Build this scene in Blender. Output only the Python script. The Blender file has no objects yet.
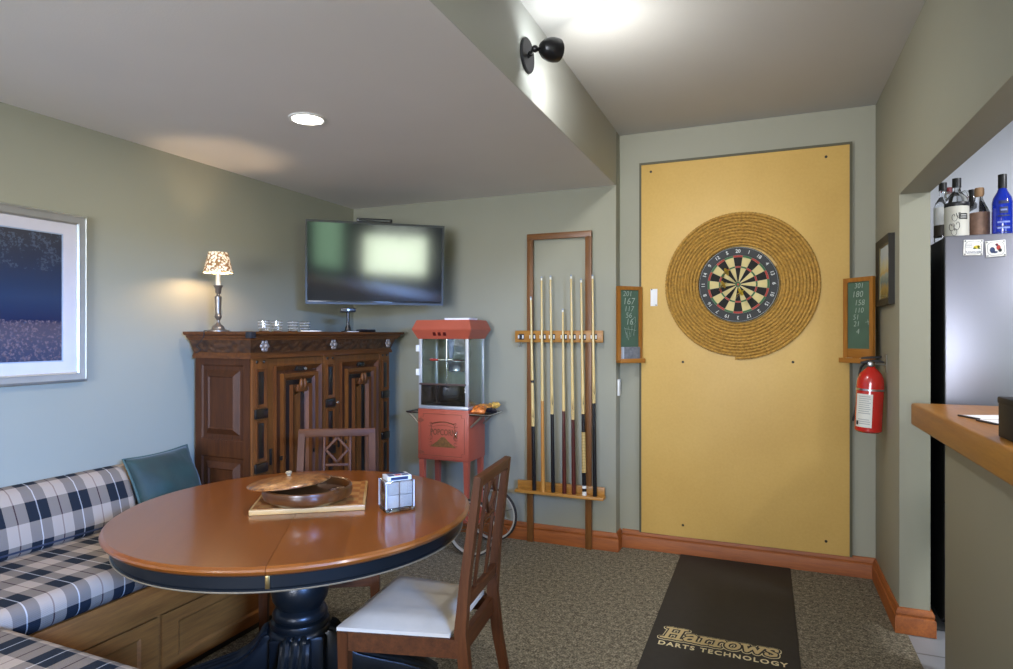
import bpy, bmesh, math, random
from mathutils import Vector, Matrix, Euler
random.seed(7)
PI = math.pi
sc = bpy.context.scene
COL = sc.collection

# ---------------------------------------------------------------- helpers
def lin(c):
    return tuple(((x/12.92) if x <= .04045 else ((x+.055)/1.055)**2.4) for x in c)
def hx(s):
    s = s.lstrip('#'); return lin(tuple(int(s[i:i+2], 16)/255 for i in (0, 2, 4)))

class N:
    """small node-tree builder"""
    def __init__(self, name):
        self.m = bpy.data.materials.new(name); self.m.use_nodes = True
        self.t = self.m.node_tree; self.b = self.t.nodes['Principled BSDF']
        self.out = self.t.nodes['Material Output']
    def n(self, kind, **kw):
        x = self.t.nodes.new(kind)
        for k, v in kw.items():
            if k.startswith('i_'):
                key = k[2:]; key = int(key) if key.isdigit() else key.replace('_', ' ')
                x.inputs[key].default_value = v
            else: setattr(x, k, v)
        return x
    def l(self, a, b): self.t.links.new(a, b)
    def ramp(self, fac, stops, interp='LINEAR'):
        r = self.n('ShaderNodeValToRGB'); r.color_ramp.interpolation = interp
        e = r.color_ramp.elements
        while len(e) < len(stops): e.new(.5)
        for i, (p, c) in enumerate(stops):
            e[i].position = p; e[i].color = (*c, 1)
        self.l(fac, r.inputs[0]); return r.outputs[0]
    def coord(self, which='Object', scale=(1, 1, 1)):
        tc = self.n('ShaderNodeTexCoord'); mp = self.n('ShaderNodeMapping'); mp.inputs['Scale'].default_value = scale
        self.l(tc.outputs[which], mp.inputs[0]); return mp.outputs[0]
    def noise(self, vec, scale, detail=3, rough=.5):
        x = self.n('ShaderNodeTexNoise'); x.inputs['Scale'].default_value = scale
        x.inputs['Detail'].default_value = detail; x.inputs['Roughness'].default_value = rough
        self.l(vec, x.inputs['Vector']); return x.outputs[0]
    def bump(self, h, strength, dist=.01):
        b = self.n('ShaderNodeBump'); b.inputs['Strength'].default_value = strength; b.inputs['Distance'].default_value = dist
        self.l(h, b.inputs['Height']); self.l(b.outputs[0], self.b.inputs['Normal'])
    def math(self, op, a, b=None):
        x = self.n('ShaderNodeMath', operation=op)
        for i, v in enumerate((a, b)):
            if v is None: continue
            if isinstance(v, (int, float)): x.inputs[i].default_value = v
            else: self.l(v, x.inputs[i])
        return x.outputs[0]
    def mix(self, f, a, b, mode='MIX'):
        x = self.n('ShaderNodeMix', data_type='RGBA', blend_type=mode)
        for i, v in ((0, f), (6, a), (7, b)):
            if isinstance(v, (int, float)): x.inputs[i].default_value = v
            elif isinstance(v, tuple): x.inputs[i].default_value = (*v, 1)
            else: self.l(v, x.inputs[i])
        return x.outputs[2]

def plain(name, col, rough=.5, metal=0, var=.06, scale=12, bump=0, coat=0, spec=.5):
    k = N(name); c = hx(col) if isinstance(col, str) else col
    v = k.coord(); nz = k.noise(v, scale, 4)
    a = tuple(x*(1-var) for x in c); b = tuple(min(1, x*(1+var)) for x in c)
    k.l(k.ramp(nz, [(.3, a), (.7, b)]), k.b.inputs['Base Color'])
    k.b.inputs['Roughness'].default_value = rough; k.b.inputs['Metallic'].default_value = metal
    k.b.inputs['Coat Weight'].default_value = coat; k.b.inputs['Coat Roughness'].default_value = .12
    k.b.inputs['Specular IOR Level'].default_value = spec
    if bump: k.bump(k.noise(v, scale*6, 3), bump, .004)
    return k.m

def wood(name, c1, c2, rough=.35, axis='x', scale=1.0, coat=0, bump=.08, spec=.5):
    k = N(name); s = {'x': (1.2, 14, 14), 'y': (14, 1.2, 14), 'z': (14, 14, 1.2)}[axis]
    v = k.coord('Object', tuple(q*scale for q in s))
    nz = k.noise(v, 3.0, 6, .65); n2 = k.noise(v, 14, 3, .5)
    f = k.math('ADD', k.math('MULTIPLY', nz, .75), k.math('MULTIPLY', n2, .25))
    k.l(k.ramp(f, [(.33, hx(c1)), (.66, hx(c2))]), k.b.inputs['Base Color'])
    k.b.inputs['Roughness'].default_value = rough; k.b.inputs['Coat Weight'].default_value = coat
    k.b.inputs['Coat Roughness'].default_value = .1
    k.b.inputs['Specular IOR Level'].default_value = spec
    if bump: k.bump(f, bump, .003)
    return k.m

def emis(name, col, strength):
    k = N(name); k.b.inputs['Base Color'].default_value = (*hx(col), 1)
    k.b.inputs['Emission Color'].default_value = (*hx(col), 1); k.b.inputs['Emission Strength'].default_value = strength
    return k.m

def thin_glass(name, tint=(1, 1, 1), gloss=.12):
    k = N(name); t = k.n('ShaderNodeBsdfTransparent'); t.inputs[0].default_value = (*tint, 1)
    g = k.n('ShaderNodeBsdfGlossy'); g.inputs['Roughness'].default_value = .02
    lw = k.n('ShaderNodeLayerWeight'); lw.inputs[0].default_value = .25
    f = k.math('ADD', k.math('MULTIPLY', lw.outputs['Fresnel'], .6), gloss*.3)
    mx = k.n('ShaderNodeMixShader'); k.l(f, mx.inputs[0]); k.l(t.outputs[0], mx.inputs[1]); k.l(g.outputs[0], mx.inputs[2])
    k.l(mx.outputs[0], k.out.inputs[0]); return k.m

def glass(name, col=(1, 1, 1), rough=.0, ior=1.45):
    k = N(name); k.b.inputs['Base Color'].default_value = (*col, 1)
    k.b.inputs['Transmission Weight'].default_value = 1; k.b.inputs['Roughness'].default_value = rough
    k.b.inputs['IOR'].default_value = ior; return k.m

I4 = Matrix.Identity(4)
def T(x, y, z): return Matrix.Translation((x, y, z))
def RX(a): return Matrix.Rotation(a, 4, 'X')
def RY(a): return Matrix.Rotation(a, 4, 'Y')
def RZ(a): return Matrix.Rotation(a, 4, 'Z')
def B(): return bmesh.new()

def merge(bm, src, M=I4, mi=0):
    mp = {}
    for v in src.verts: mp[v] = bm.verts.new(M @ v.co)
    for f in src.faces:
        try:
            nf = bm.faces.new([mp[v] for v in f.verts]); nf.material_index = mi or f.material_index; nf.smooth = f.smooth
        except ValueError: pass
    src.free()

def box(bm, x0, x1, y0, y1, z0, z1, bev=0, M=I4, mi=0, seg=2):
    s = B(); P = [(x, y, z) for z in (z0, z1) for y in (y0, y1) for x in (x0, x1)]
    v = [s.verts.new(p) for p in P]
    for q in ((0, 2, 3, 1), (4, 5, 7, 6), (0, 1, 5, 4), (2, 6, 7, 3), (0, 4, 6, 2), (1, 3, 7, 5)): s.faces.new([v[i] for i in q])
    if bev: bmesh.ops.bevel(s, geom=list(s.edges), offset=bev, segments=seg, affect='EDGES', profile=.5)
    merge(bm, s, M, mi); return bm

def lathe(bm, prof, seg=32, M=I4, mi=0, a0=0, a1=2*PI):
    """prof: (r, z) list; revolved about z. closed tips when r==0"""
    full = abs(a1-a0-2*PI) < 1e-6; n = seg if full else seg+1; rings = []
    for r, z in prof:
        if r < 1e-6: rings.append([bm.verts.new(M @ Vector((0, 0, z)))])
        else: rings.append([bm.verts.new(M @ Vector((r*math.cos(a0+(a1-a0)*i/seg), r*math.sin(a0+(a1-a0)*i/seg), z))) for i in range(n)])
    for A, C in zip(rings, rings[1:]):
        for i in range(seg):
            j = (i+1) % n
            if len(A) == 1 and len(C) == 1: continue
            q = [A[0], C[j], C[i]] if len(A) == 1 else ([A[i], A[j], C[0]] if len(C) == 1 else [A[i], A[j], C[j], C[i]])
            try: bm.faces.new(q).material_index = mi
            except ValueError: pass
    return bm

def cyl(bm, r, z0, z1, seg=24, M=I4, mi=0, r2=None, bev=0):
    r2 = r if r2 is None else r2
    if bev: pr = [(0, z0), (r-bev, z0), (r, z0+bev), (r2, z1-bev), (r2-bev, z1), (0, z1)]
    else: pr = [(0, z0), (r, z0), (r2, z1), (0, z1)]
    return lathe(bm, pr, seg, M, mi)

def sphere(bm, r, M=I4, seg=16, mi=0, sz=1):
    n = seg//2
    return lathe(bm, [(r*math.sin(PI*i/n) if 0 < i < n else 0, -r*sz*math.cos(PI*i/n)) for i in range(n+1)], seg, M, mi)

def tube(bm, pts, r, seg=8, mi=0, cap=True, closed=False):
    pts = [Vector(p) for p in pts]; n = len(pts); rr = r if isinstance(r, (list, tuple)) else [r]*n
    tg = []
    for i in range(n):
        a = pts[(i-1) % n] if closed else pts[max(0, i-1)]; b = pts[(i+1) % n] if closed else pts[min(n-1, i+1)]
        tg.append((b-a).normalized())
    up = Vector((0, 0, 1)) if abs(tg[0].z) < .9 else Vector((1, 0, 0)); nr = (up-tg[0]*up.dot(tg[0])).normalized(); rings = []
    for i in range(n):
        nr = (nr-tg[i]*nr.dot(tg[i])).normalized(); bn = tg[i].cross(nr)
        rings.append([bm.verts.new(pts[i]+(nr*math.cos(2*PI*k/seg)+bn*math.sin(2*PI*k/seg))*rr[i]) for k in range(seg)])
    for i in range(n if closed else n-1):
        A, C = rings[i], rings[(i+1) % n]
        for k in range(seg): bm.faces.new([A[k], A[(k+1) % seg], C[(k+1) % seg], C[k]]).material_index = mi
    if cap and not closed: bm.faces.new(rings[0][::-1]).material_index = mi; bm.faces.new(rings[-1]).material_index = mi
    return bm

def prism(bm, poly, d0, d1, M=I4, mi=0, bev=0):
    """poly in local (x, z), extruded along y from d0 to d1"""
    s = B(); a = [s.verts.new((x, d0, z)) for x, z in poly]; b = [s.verts.new((x, d1, z)) for x, z in poly]; n = len(poly)
    s.faces.new(a); s.faces.new(b[::-1])
    for i in range(n): s.faces.new([a[i], b[i], b[(i+1) % n], a[(i+1) % n]])
    bmesh.ops.recalc_face_normals(s, faces=s.faces)
    if bev: bmesh.ops.bevel(s, geom=list(s.edges), offset=bev, segments=2, affect='EDGES', profile=.5)
    merge(bm, s, M, mi); return bm

def sweep(bm, prof, path, closed=False, M=I4, mi=0):
    """prof (d, z) closed polygon; path [(x, y)]; d is measured to the right of travel"""
    path = [Vector((p[0], p[1])) for p in path]; n = len(path); rings = []
    for i in range(n):
        a = (path[i]-path[i-1]).normalized() if (closed or i > 0) else None
        b = (path[(i+1) % n]-path[i]).normalized() if (closed or i < n-1) else None
        na = Vector((a.y, -a.x)) if a else None; nb = Vector((b.y, -b.x)) if b else None
        if na is None: m = nb
        elif nb is None: m = na
        else: m = (na+nb)/(1+na.dot(nb))
        rings.append([bm.verts.new(M @ Vector((path[i].x+m.x*d, path[i].y+m.y*d, z))) for d, z in prof])
    k = len(prof)
    for i in range(n if closed else n-1):
        A, C = rings[i], rings[(i+1) % n]
        for j in range(k): bm.faces.new([A[j], A[(j+1) % k], C[(j+1) % k], C[j]]).material_index = mi
    if not closed:
        bm.faces.new(rings[0][::-1]).material_index = mi; bm.faces.new(rings[-1]).material_index = mi
    return bm

def ring(bm, x0, x1, z0, z1, w, yo, yi, yb, mi=0, M=I4, wz=None):
    """rectangular mitred frame facing -y: outer front edge at y=yo, inner at yi, back at yb"""
    wz = w if wz is None else wz
    def r(a0, a1, c0, c1, y): return [bm.verts.new(M @ Vector(p)) for p in ((a0, y, c0), (a1, y, c0), (a1, y, c1), (a0, y, c1))]
    O, Ii = r(x0, x1, z0, z1, yo), r(x0+w, x1-w, z0+wz, z1-wz, yi)
    OB, IB = r(x0, x1, z0, z1, yb), r(x0+w, x1-w, z0+wz, z1-wz, yb)
    for A, C in ((O, Ii), (Ii, IB), (IB, OB), (OB, O)):
        for i in range(4):
            j = (i+1) % 4; bm.faces.new([A[i], A[j], C[j], C[i]]).material_index = mi
    return bm

def text_bm(s, size, ext=.0005, off=0, shear=0, align='CENTER', space=1.0):
    c = bpy.data.curves.new('t', 'FONT'); c.body = s; c.size = size; c.extrude = ext; c.offset = off; c.shear = shear
    c.align_x = align; c.align_y = 'CENTER'; c.space_character = space; c.resolution_u = 3
    o = bpy.data.objects.new('t', c); COL.objects.link(o)
    dg = bpy.context.evaluated_depsgraph_get(); dg.update()
    me = bpy.data.meshes.new_from_object(o.evaluated_get(dg)); bm = B(); bm.from_mesh(me)
    bpy.data.objects.remove(o); bpy.data.curves.remove(c); bpy.data.meshes.remove(me); return bm

def obj(name, bm, mats, parent=None, smooth=40, recalc=True, loc=None, label=None):
    if recalc: bmesh.ops.recalc_face_normals(bm, faces=bm.faces)
    me = bpy.data.meshes.new(name); bm.to_mesh(me); bm.free()
    for m in (mats if isinstance(mats, (list, tuple)) else [mats]): me.materials.append(m)
    if smooth:
        for p in me.polygons: p.use_smooth = True
        me.set_sharp_from_angle(angle=math.radians(smooth))
    o = bpy.data.objects.new(name, me); COL.objects.link(o)
    if parent: o.parent = parent
    if loc: o.location = loc
    if label: o['label'] = label
    return o
def tag(o, label, cat, group=None, kind=None):
    o['label'] = label; o['category'] = cat
    if group: o['group'] = group
    if kind: o['kind'] = kind
    return o
def thing(name, label, cat, loc=(0, 0, 0), rz=0, group=None, rot=None):
    o = bpy.data.objects.new(name, None); COL.objects.link(o); o.empty_display_size = .1
    o.location = loc; o.rotation_euler = rot if rot else (0, 0, rz); return tag(o, label, cat, group)
def struct(name, bm, m, label=None, smooth=30):
    o = obj(name, bm, m, smooth=smooth); o['kind'] = 'structure'
    if label: o['label'] = label
    return o
def dup(root, loc=None, rz=None):
    c = root.copy(); COL.objects.link(c)
    if loc: c.location = loc
    if rz is not None: c.rotation_euler = (0, 0, rz)
    def kids(a, b):
        for ch in list(a.children):
            if ch.name in COL.objects:
                d = ch.copy(); COL.objects.link(d); d.parent = b; kids(ch, d)
    kids(root, c); return c

# ---------------------------------------------------------------- materials
def wall_mat(name, col, bump=.1):
    k = N(name); v = k.coord(); c = hx(col)
    nz = k.noise(v, 1.3, 3)
    k.l(k.ramp(nz, [(.3, tuple(x*.97 for x in c)), (.7, tuple(x*1.03 for x in c))]), k.b.inputs['Base Color'])
    k.b.inputs['Roughness'].default_value = .62; k.bump(k.noise(v, 160, 2), bump, .002); return k.m
M_wall = wall_mat('sage_paint', '#91907f')
M_jamb = wall_mat('jamb_paint', '#9fa199')
M_kwall = wall_mat('kitchen_paint', '#d9dbe4')
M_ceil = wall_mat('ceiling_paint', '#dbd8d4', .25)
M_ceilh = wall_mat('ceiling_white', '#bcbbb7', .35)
M_oak = wood('oak_trim', '#783d10', '#9c561b', .55, 'x', 1)
M_oaky = wood('oak_trim_y', '#783d10', '#9c561b', .55, 'y', 1)

def carpet():
    k = N('carpet'); v = k.coord(); n1 = k.noise(v, 120, 3, .7); n2 = k.noise(v, 42, 3, .6)
    f = k.math('ADD', k.math('MULTIPLY', n1, .65), k.math('MULTIPLY', n2, .35))
    k.l(k.ramp(f, [(.36, hx('#38342b')), (.5, hx('#6e6758')), (.62, hx('#a19985'))]), k.b.inputs['Base Color'])
    k.b.inputs['Roughness'].default_value = .95; k.b.inputs['Specular IOR Level'].default_value = .1
    k.bump(f, .9, .012); return k.m
M_carpet = carpet()
def tile():
    k = N('floor_tile'); v = k.coord(); br = k.n('ShaderNodeTexBrick', offset=0.0)
    br.inputs['Color1'].default_value = (*hx('#8b8d90'), 1); br.inputs['Color2'].default_value = (*hx('#83868b'), 1)
    br.inputs['Mortar'].default_value = (*hx('#5d5f62'), 1); br.inputs['Scale'].default_value = 1
    br.inputs['Mortar Size'].default_value = .006; br.inputs['Brick Width'].default_value = .3; br.inputs['Row Height'].default_value = .3
    k.l(v, br.inputs['Vector']); k.l(br.outputs[0], k.b.inputs['Base Color']); k.b.inputs['Roughness'].default_value = .4; return k.m

def plaid():
    k = N('plaid_fabric'); tc = k.n('ShaderNodeTexCoord'); sp = k.n('ShaderNodeSeparateXYZ'); k.l(tc.outputs['UV'], sp.inputs[0])
    cr, dk, nv = hx('#9b8a77'), hx('#171b1f'), hx('#1b2027')
    def fr(s, off, per): return k.math('FRACT', k.math('ADD', k.math('DIVIDE', s, per), off))
    u = fr(sp.outputs[0], 0, .17); w = fr(sp.outputs[1], .1, .165)
    cu = k.ramp(u, [(0, cr), (.235, hx('#4b2a2a')), (.262, cr), (.5, nv), (.735, hx('#b9b5ae')), (.765, nv)], 'CONSTANT')
    cw = k.ramp(w, [(0, cr), (.5, dk)], 'CONSTANT')
    c = k.mix(.5, cu, cw)
    vz = k.n('ShaderNodeTexWave', wave_type='BANDS', bands_direction='DIAGONAL'); vz.inputs['Scale'].default_value = 90
    k.l(tc.outputs['UV'], vz.inputs['Vector'])
    k.l(c, k.b.inputs['Base Color']); k.b.inputs['Roughness'].default_value = .85; k.b.inputs['Specular IOR Level'].default_value = .2
    k.bump(vz.outputs[1], .15, .002); return k.m
M_plaid = plaid()
M_bench = wood('bench_oak', '#6f3f19', '#955b26', .4, 'y', 1)
M_black = plain('black_plastic', '#121214', .35, var=.1)
M_blackm = plain('black_matte', '#17171a', .6, var=.1)
M_steel = plain('steel', '#b9bcc0', .28, 1, .03)
M_chrome = plain('chrome', '#d7d9dc', .12, 1, .02)
M_brass = plain('aged_brass', '#8f7a50', .35, 1)
M_white = plain('white_plastic', '#e2e2de', .4, var=.02)
M_paper = plain('paper', '#e8e8ea', .7, var=.02)

# ---------------------------------------------------------------- camera
HC = 1.42
cam = bpy.data.cameras.new('camera'); cam.sensor_width = 36; cam.lens = 36*630/1013; cam.clip_start = .02
co = bpy.data.objects.new('camera', cam); COL.objects.link(co); co.location = (0, 0, HC)
co.rotation_euler = (PI/2, 0, math.atan(259.5/630)); sc.camera = co

# ---------------------------------------------------------------- the room
XL, XR, YC, YD, XS, YJ = -2.975, .589, 4.09, 4.205, -.908, 3.50
ZL, ZH, YB = 2.398, 2.755, -3.0
struct('floor', box(B(), XL-.1, .62, YB-.1, 4.4, -.05, 0), M_carpet, 'speckled grey-brown carpet')
struct('floor_kitchen', box(B(), .62, 3.5, YB-.1, 4.4, -.05, -.003), tile(), 'grey square floor tiles')
struct('wall_left', box(B(), XL-.12, XL, YB, YC, 0, ZL), M_wall)
struct('wall_back', box(B(), XL-.12, XS, YC, 4.4, 0, ZH, .003), M_wall)
struct('wall_alcove', box(B(), XS, .75, YD, 4.4, 0, ZH), M_wall)
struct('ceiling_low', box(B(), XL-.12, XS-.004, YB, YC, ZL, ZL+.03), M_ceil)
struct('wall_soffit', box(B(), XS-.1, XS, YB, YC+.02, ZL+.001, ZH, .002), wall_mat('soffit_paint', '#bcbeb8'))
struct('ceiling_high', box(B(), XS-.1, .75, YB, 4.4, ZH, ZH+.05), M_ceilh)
struct('ceiling_kitchen', box(B(), .75, 3.5, YB, 4.4, ZH, ZH+.05), M_kwall)
prism_m = Matrix(((0, 1, 0, 0), (1, 0, 0, 0), (0, 0, 1, 0), (0, 0, 0, 1)))      # outline in (y, z), thickness along x
struct('wall_right', prism(B(), [(YB, 2.09), (YJ, 2.09), (YJ, 0), (YD, 0), (YD, ZH), (YB, ZH)], XR, .716, prism_m, 0, .003), M_wall)
struct('wall_counter', box(B(), .69, .80, -1.6, 3.125, 0, 1.015, .003), M_wall)
struct('wall_kitchen', box(B(), .70, 3.5, 4.26, 4.4, 0, ZH), M_kwall)
# rear wall and kitchen outside wall, both with windows (behind the camera)
def wall_holes(name, axis, c0, c1, a0, a1, holes, m):
    bm = B(); xs = sorted({a0, a1, *[h[0] for h in holes], *[h[1] for h in holes]}); zs = sorted({0, ZH, *[h[2] for h in holes], *[h[3] for h in holes]})
    for x0, x1 in zip(xs, xs[1:]):
        for z0, z1 in zip(zs, zs[1:]):
            if any(h[0] <= x0 and x1 <= h[1] and h[2] <= z0 and z1 <= h[3] for h in holes): continue
            if axis == 'x': box(bm, x0, x1, c0, c1, z0, z1)
            else: box(bm, c0, c1, x0, x1, z0, z1)
    return struct(name, bm, m)
wall_holes('wall_front', 'x', YB-.12, YB, XL-.12, .75, [(-1.45, .25, .9, 2.15)], M_wall)
wall_holes('wall_outside', 'y', 3.3, 3.42, YB-1.8, 4.4, [(-4.1, -3.2, .85, 2.65), (-2.35, -1.0, .85, 2.65)], wall_mat('slate_paint', '#4a505c'))
struct('wall_kitchen_front', box(B(), .75, 3.5, YB-1.9, YB-1.78, 0, ZH), M_kwall)
struct('floor_outside', box(B(), 3.42, 14, -14, 8, -.3, -.25), plain('lawn', '#4c6a35', .95, scale=6, var=.3))
def window_frame(name, axis, c, a0, a1, z0, z1):
    bm = B()
    for (p0, p1, q0, q1) in ((a0, a1, z0, z0+.05), (a0, a1, z1-.05, z1), (a0, a0+.05, z0, z1), (a1-.05, a1, z0, z1), ((a0+a1)/2-.02, (a0+a1)/2+.02, z0, z1)):
        if axis == 'x': box(bm, p0, p1, c-.03, c+.03, q0, q1)
        else: box(bm, c-.03, c+.03, p0, p1, q0, q1)
    struct(name, bm, M_white)
window_frame('window_1', 'x', YB-.06, -1.45, .25, .9, 2.15)
window_frame('window_2', 'y', 3.36, -4.1, -3.2, .85, 2.65)
window_frame('window_3', 'y', 3.36, -2.35, -1.0, .85, 2.65)

bprof = [(0, 0), (.020, 0), (.020, .074), (.0175, .080), (.0125, .082), (.0125, .088), (.015, .092), (.014, .104), (.007, .118), (0, .120)]
struct('baseboard_back', sweep(B(), bprof, [(XL, YC), (XS, YC), (XS, YD)]), M_oak)
struct('baseboard_alcove', sweep(B(), bprof, [(XS+.018, YD), (XR, YD)]), M_oak)
struct('baseboard_right', sweep(B(), bprof, [(XR, YD-.018), (XR, YJ), (.716, YJ), (.716, YJ+.1)]), M_oaky)
struct('baseboard_left', sweep(B(), bprof, [(XL, 2.5), (XL, YC)]), M_oaky)

# ---------------------------------------------------------------- dart wall
def panel_mat():
    k = N('plywood_panel'); v = k.coord('Object', (1, 1, 1)); n1 = k.noise(v, 2.2, 4); n2 = k.noise(v, 70, 3)
    f = k.math('ADD', k.math('MULTIPLY', n1, .7), k.math('MULTIPLY', n2, .3))
    k.l(k.ramp(f, [(.3, hx('#c39e55')), (.7, hx('#d0ac62'))]), k.b.inputs['Base Color'])
    k.b.inputs['Roughness'].default_value = .5; return k.m
PX0, PX1, PZ0, PZ1 = -.762, .454, .115, 2.537
pr = thing('dart_backing_panel', 'tall yellow board screwed to the alcove wall behind the round rope ring', 'panel', (0, YD-.001, PZ0))
obj('board', box(B(), PX0, PX1, -.018, 0, 0, PZ1-PZ0, .002), panel_mat(), pr)
M_edge = plain('dark_edge_strip', '#4d4a35', .6)
for e in ((PX0-.012, PX0, 0, PZ1-PZ0+.014), (PX1, PX1+.014, 0, PZ1-PZ0+.014), (PX0, PX1, PZ1-PZ0, PZ1-PZ0+.014)):
    obj('edge_strip', box(B(), e[0], e[1], -.022, 0, e[2], e[3]), M_edge, pr, label='dark olive strip along the edge of the board')
M_screw = plain('screw_head', '#2a251c', .5, .5)
for x, z in [(-.699, 2.488), (.33, 2.476), (-.495, 1.243), (.151, 1.253), (-.495, .192), (.33, .191), (.151, 1.95), (.151, .6), (-.495, 1.9)]:
    if (x, z) == (.151, .6): continue
    obj('screw', cyl(B(), .008, 0, .003, 12, T(x, -.018, z-PZ0) @ RX(PI/2)), M_screw, pr)
# card on the panel
t = thing('wall_card', 'small white upright card fixed on the yellow board beside the coiled rope', 'card', (-.679, YD-.018, 1.606))
obj('card_face', box(B(), -.022, .022, -.003, 0, 0, .112, .001), M_paper, t)
for x, z in ((-.014, .108), (.014, .006)): obj('pin', cyl(B(), .004, 0, .002, 10, T(x, -.003, z) @ RX(PI/2)), M_screw, t)

# rope coil
BX, BZ, YP = -.160, 1.730, YD-.018
def rope_mat():
    k = N('manila_rope'); v = k.coord(); nz = k.noise(v, 60, 3)
    k.l(k.ramp(nz, [(.3, hx('#876325')), (.7, hx('#c2943f'))]), k.b.inputs['Base Color']); k.b.inputs['Roughness'].default_value = .7; return k.m
def rope(path, r, pitch=.052, seg=12, lobes=3):
    bm = B(); n = len(path); s = 0; rings = []
    for i in range(n):
        p = Vector(path[i])
        if i: s += (p-Vector(path[i-1])).length
        tg = (Vector(path[min(n-1, i+1)])-Vector(path[max(0, i-1)])).normalized()
        nn = Vector((0, -1, 0)); nn = (nn-tg*nn.dot(tg)).normalized(); bn = tg.cross(nn)
        rg = []
        for k in range(seg):
            a = 2*PI*k/seg; q = abs(math.cos(lobes*.5*(a+2*PI*s/pitch/1.0)))
            R = r*(.42+.58*q); rg.append(bm.verts.new(p+(nn*math.cos(a)+bn*math.sin(a))*R))
        rings.append(rg)
    for A, C in zip(rings, rings[1:]):
        for k in range(seg): bm.faces.new([A[k], A[(k+1) % seg], C[(k+1) % seg], C[k]])
    bm.faces.new(rings[0]); bm.faces.new(rings[-1]); return bm
path = []; r0, r1, pitch = .246, .4539, .0189
turns = (r1-r0)/pitch; L = turns*2*PI; a = -PI/2-.05+L; i = 0; st = -2.1
while st < L:
    rr = max(r0-.0005, r0+pitch*st/(2*PI)); path.append((BX+.004+rr*math.cos(a-st)*1.0, YP-.0108, BZ-.002+rr*math.sin(a-st))); st += .0045/rr
M_rope = rope_mat()
t = tag(obj('rope_ring', rope(path, .0112, .058, 18), M_rope, smooth=0), 'wide coiled rope ring in golden manila around the round target', 'rope ring')
for p in t.data.polygons: p.use_smooth = True
# inner second layer of rope at lower right of the target
# dartboard
R0 = .234
db = thing('dartboard', 'round bristle dartboard with black number rim inside the rope', 'dartboard', (BX, YP, BZ))
obj('number_rim', lathe(B(), [(0, 0), (R0, 0), (R0, .036), (R0-.003, .039), (0, .039)], 72, RX(PI/2)), plain('rim_black', '#17191b', .6), db)
Mb, Mc, Mr, Mg = plain('bristle_black', '#1b1a18', .85), plain('bristle_cream', '#cdbd86', .85), plain('bristle_red', '#a8443a', .8), plain('bristle_green', '#3f6a45', .8)
bm = B(); Y0 = -.0395
rad = [.0066, .0165, .103, .113, .168, .180]
def arcquad(ra, rb, a0, a1, mi, y):
    n = 4
    for i in range(n):
        q0, q1 = a0+(a1-a0)*i/n, a0+(a1-a0)*(i+1)/n
        bm.faces.new([bm.verts.new((r*math.sin(q), y, r*math.cos(q))) for r, q in ((ra, q0), (rb, q0), (rb, q1), (ra, q1))]).material_index = mi
for s in range(20):
    a0, a1 = (s-.5)*PI/10, (s+.5)*PI/10; ev = s % 2 == 0
    arcquad(rad[1], rad[2], a0, a1, 0 if ev else 1, Y0); arcquad(rad[3], rad[4], a0, a1, 0 if ev else 1, Y0)
    arcquad(rad[2], rad[3], a0, a1, 2 if ev else 3, Y0); arcquad(rad[4], rad[5], a0, a1, 2 if ev else 3, Y0)
    arcquad(rad[0], rad[1], a0, a1, 3, Y0); arcquad(.0001, rad[0], a0, a1, 2, Y0)
obj('scoring_face', bm, [Mb, Mc, Mr, Mg], db, smooth=0)
M_wire = plain('wire', '#a9aaa6', .35, .8)
bm = B()
for r in (.0165, .103, .113, .168, .180): tube(bm, [(r*math.cos(q*PI/36), Y0-.001, r*math.sin(q*PI/36)) for q in range(72)], .0005, 4, closed=True)
for s in range(20):
    q = (s+.5)*PI/10; tube(bm, [(.0165*math.sin(q), Y0-.001, .0165*math.cos(q)), (.18*math.sin(q), Y0-.001, .18*math.cos(q))], .0005, 4)
obj('spider_wire', bm, M_wire, db)
bm = B()
for s, nme in enumerate('20 1 18 4 13 6 10 15 2 17 3 19 7 16 8 11 14 9 12 5'.split()):
    q = s*PI/10; merge(bm, text_bm(nme, .030, .0006, .0003), T(.205*math.sin(q), -.0400, .205*math.cos(q)) @ RY(q) @ RX(PI/2))
tube(bm, [(.229*math.cos(q*PI/36), -.0395, .229*math.sin(q*PI/36)) for q in range(72)], .0009, 4, closed=True)
obj('number_ring', bm, plain('number_white', '#c9cac6', .5), db, label='ring of pale numbers from 20 clockwise')
M_fl, M_fl2 = plain('flight_yellow', '#d0b62f', .5), plain('flight_gold', '#b3962d', .5)
dp = [(-.215, 1.797, M_fl2, 'gold flighted dart stuck in the dartboard upper left of centre'), (-.234, 1.721, M_fl2, 'gold flighted dart stuck in the dartboard level with and left of the bull'), (-.134, 1.672, M_fl, 'bright yellow flighted dart stuck low in the dartboard below the bull')]
for x, z, fm, lb in dp:
    d = thing('dart', lb, 'dart', (x-.040, YP-.036, z-.028), group='darts in the dartboard', rot=(math.radians(-14), 0, math.radians(16)))
    My = RX(PI/2)
    obj('dart_point', cyl(B(), .0008, -.012, .02, 8, My, r2=.0012), M_steel, d)
    obj('barrel', lathe(B(), [(0, .018), (.002, .02), (.0035, .028), (.0035, .062), (.002, .07), (0, .071)], 12, My), M_brass, d)
    obj('shaft', cyl(B(), .002, .07, .118, 8, My), M_blackm, d)
    bm = B()
    for k in range(4):
        prism(bm, [(0, .098), (.022, .110), (.025, .130), (.016, .148), (0, .148)], -.0006, .0006, My @ RZ(k*PI/2+.5))
    obj('flight', bm, fm, d)

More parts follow.
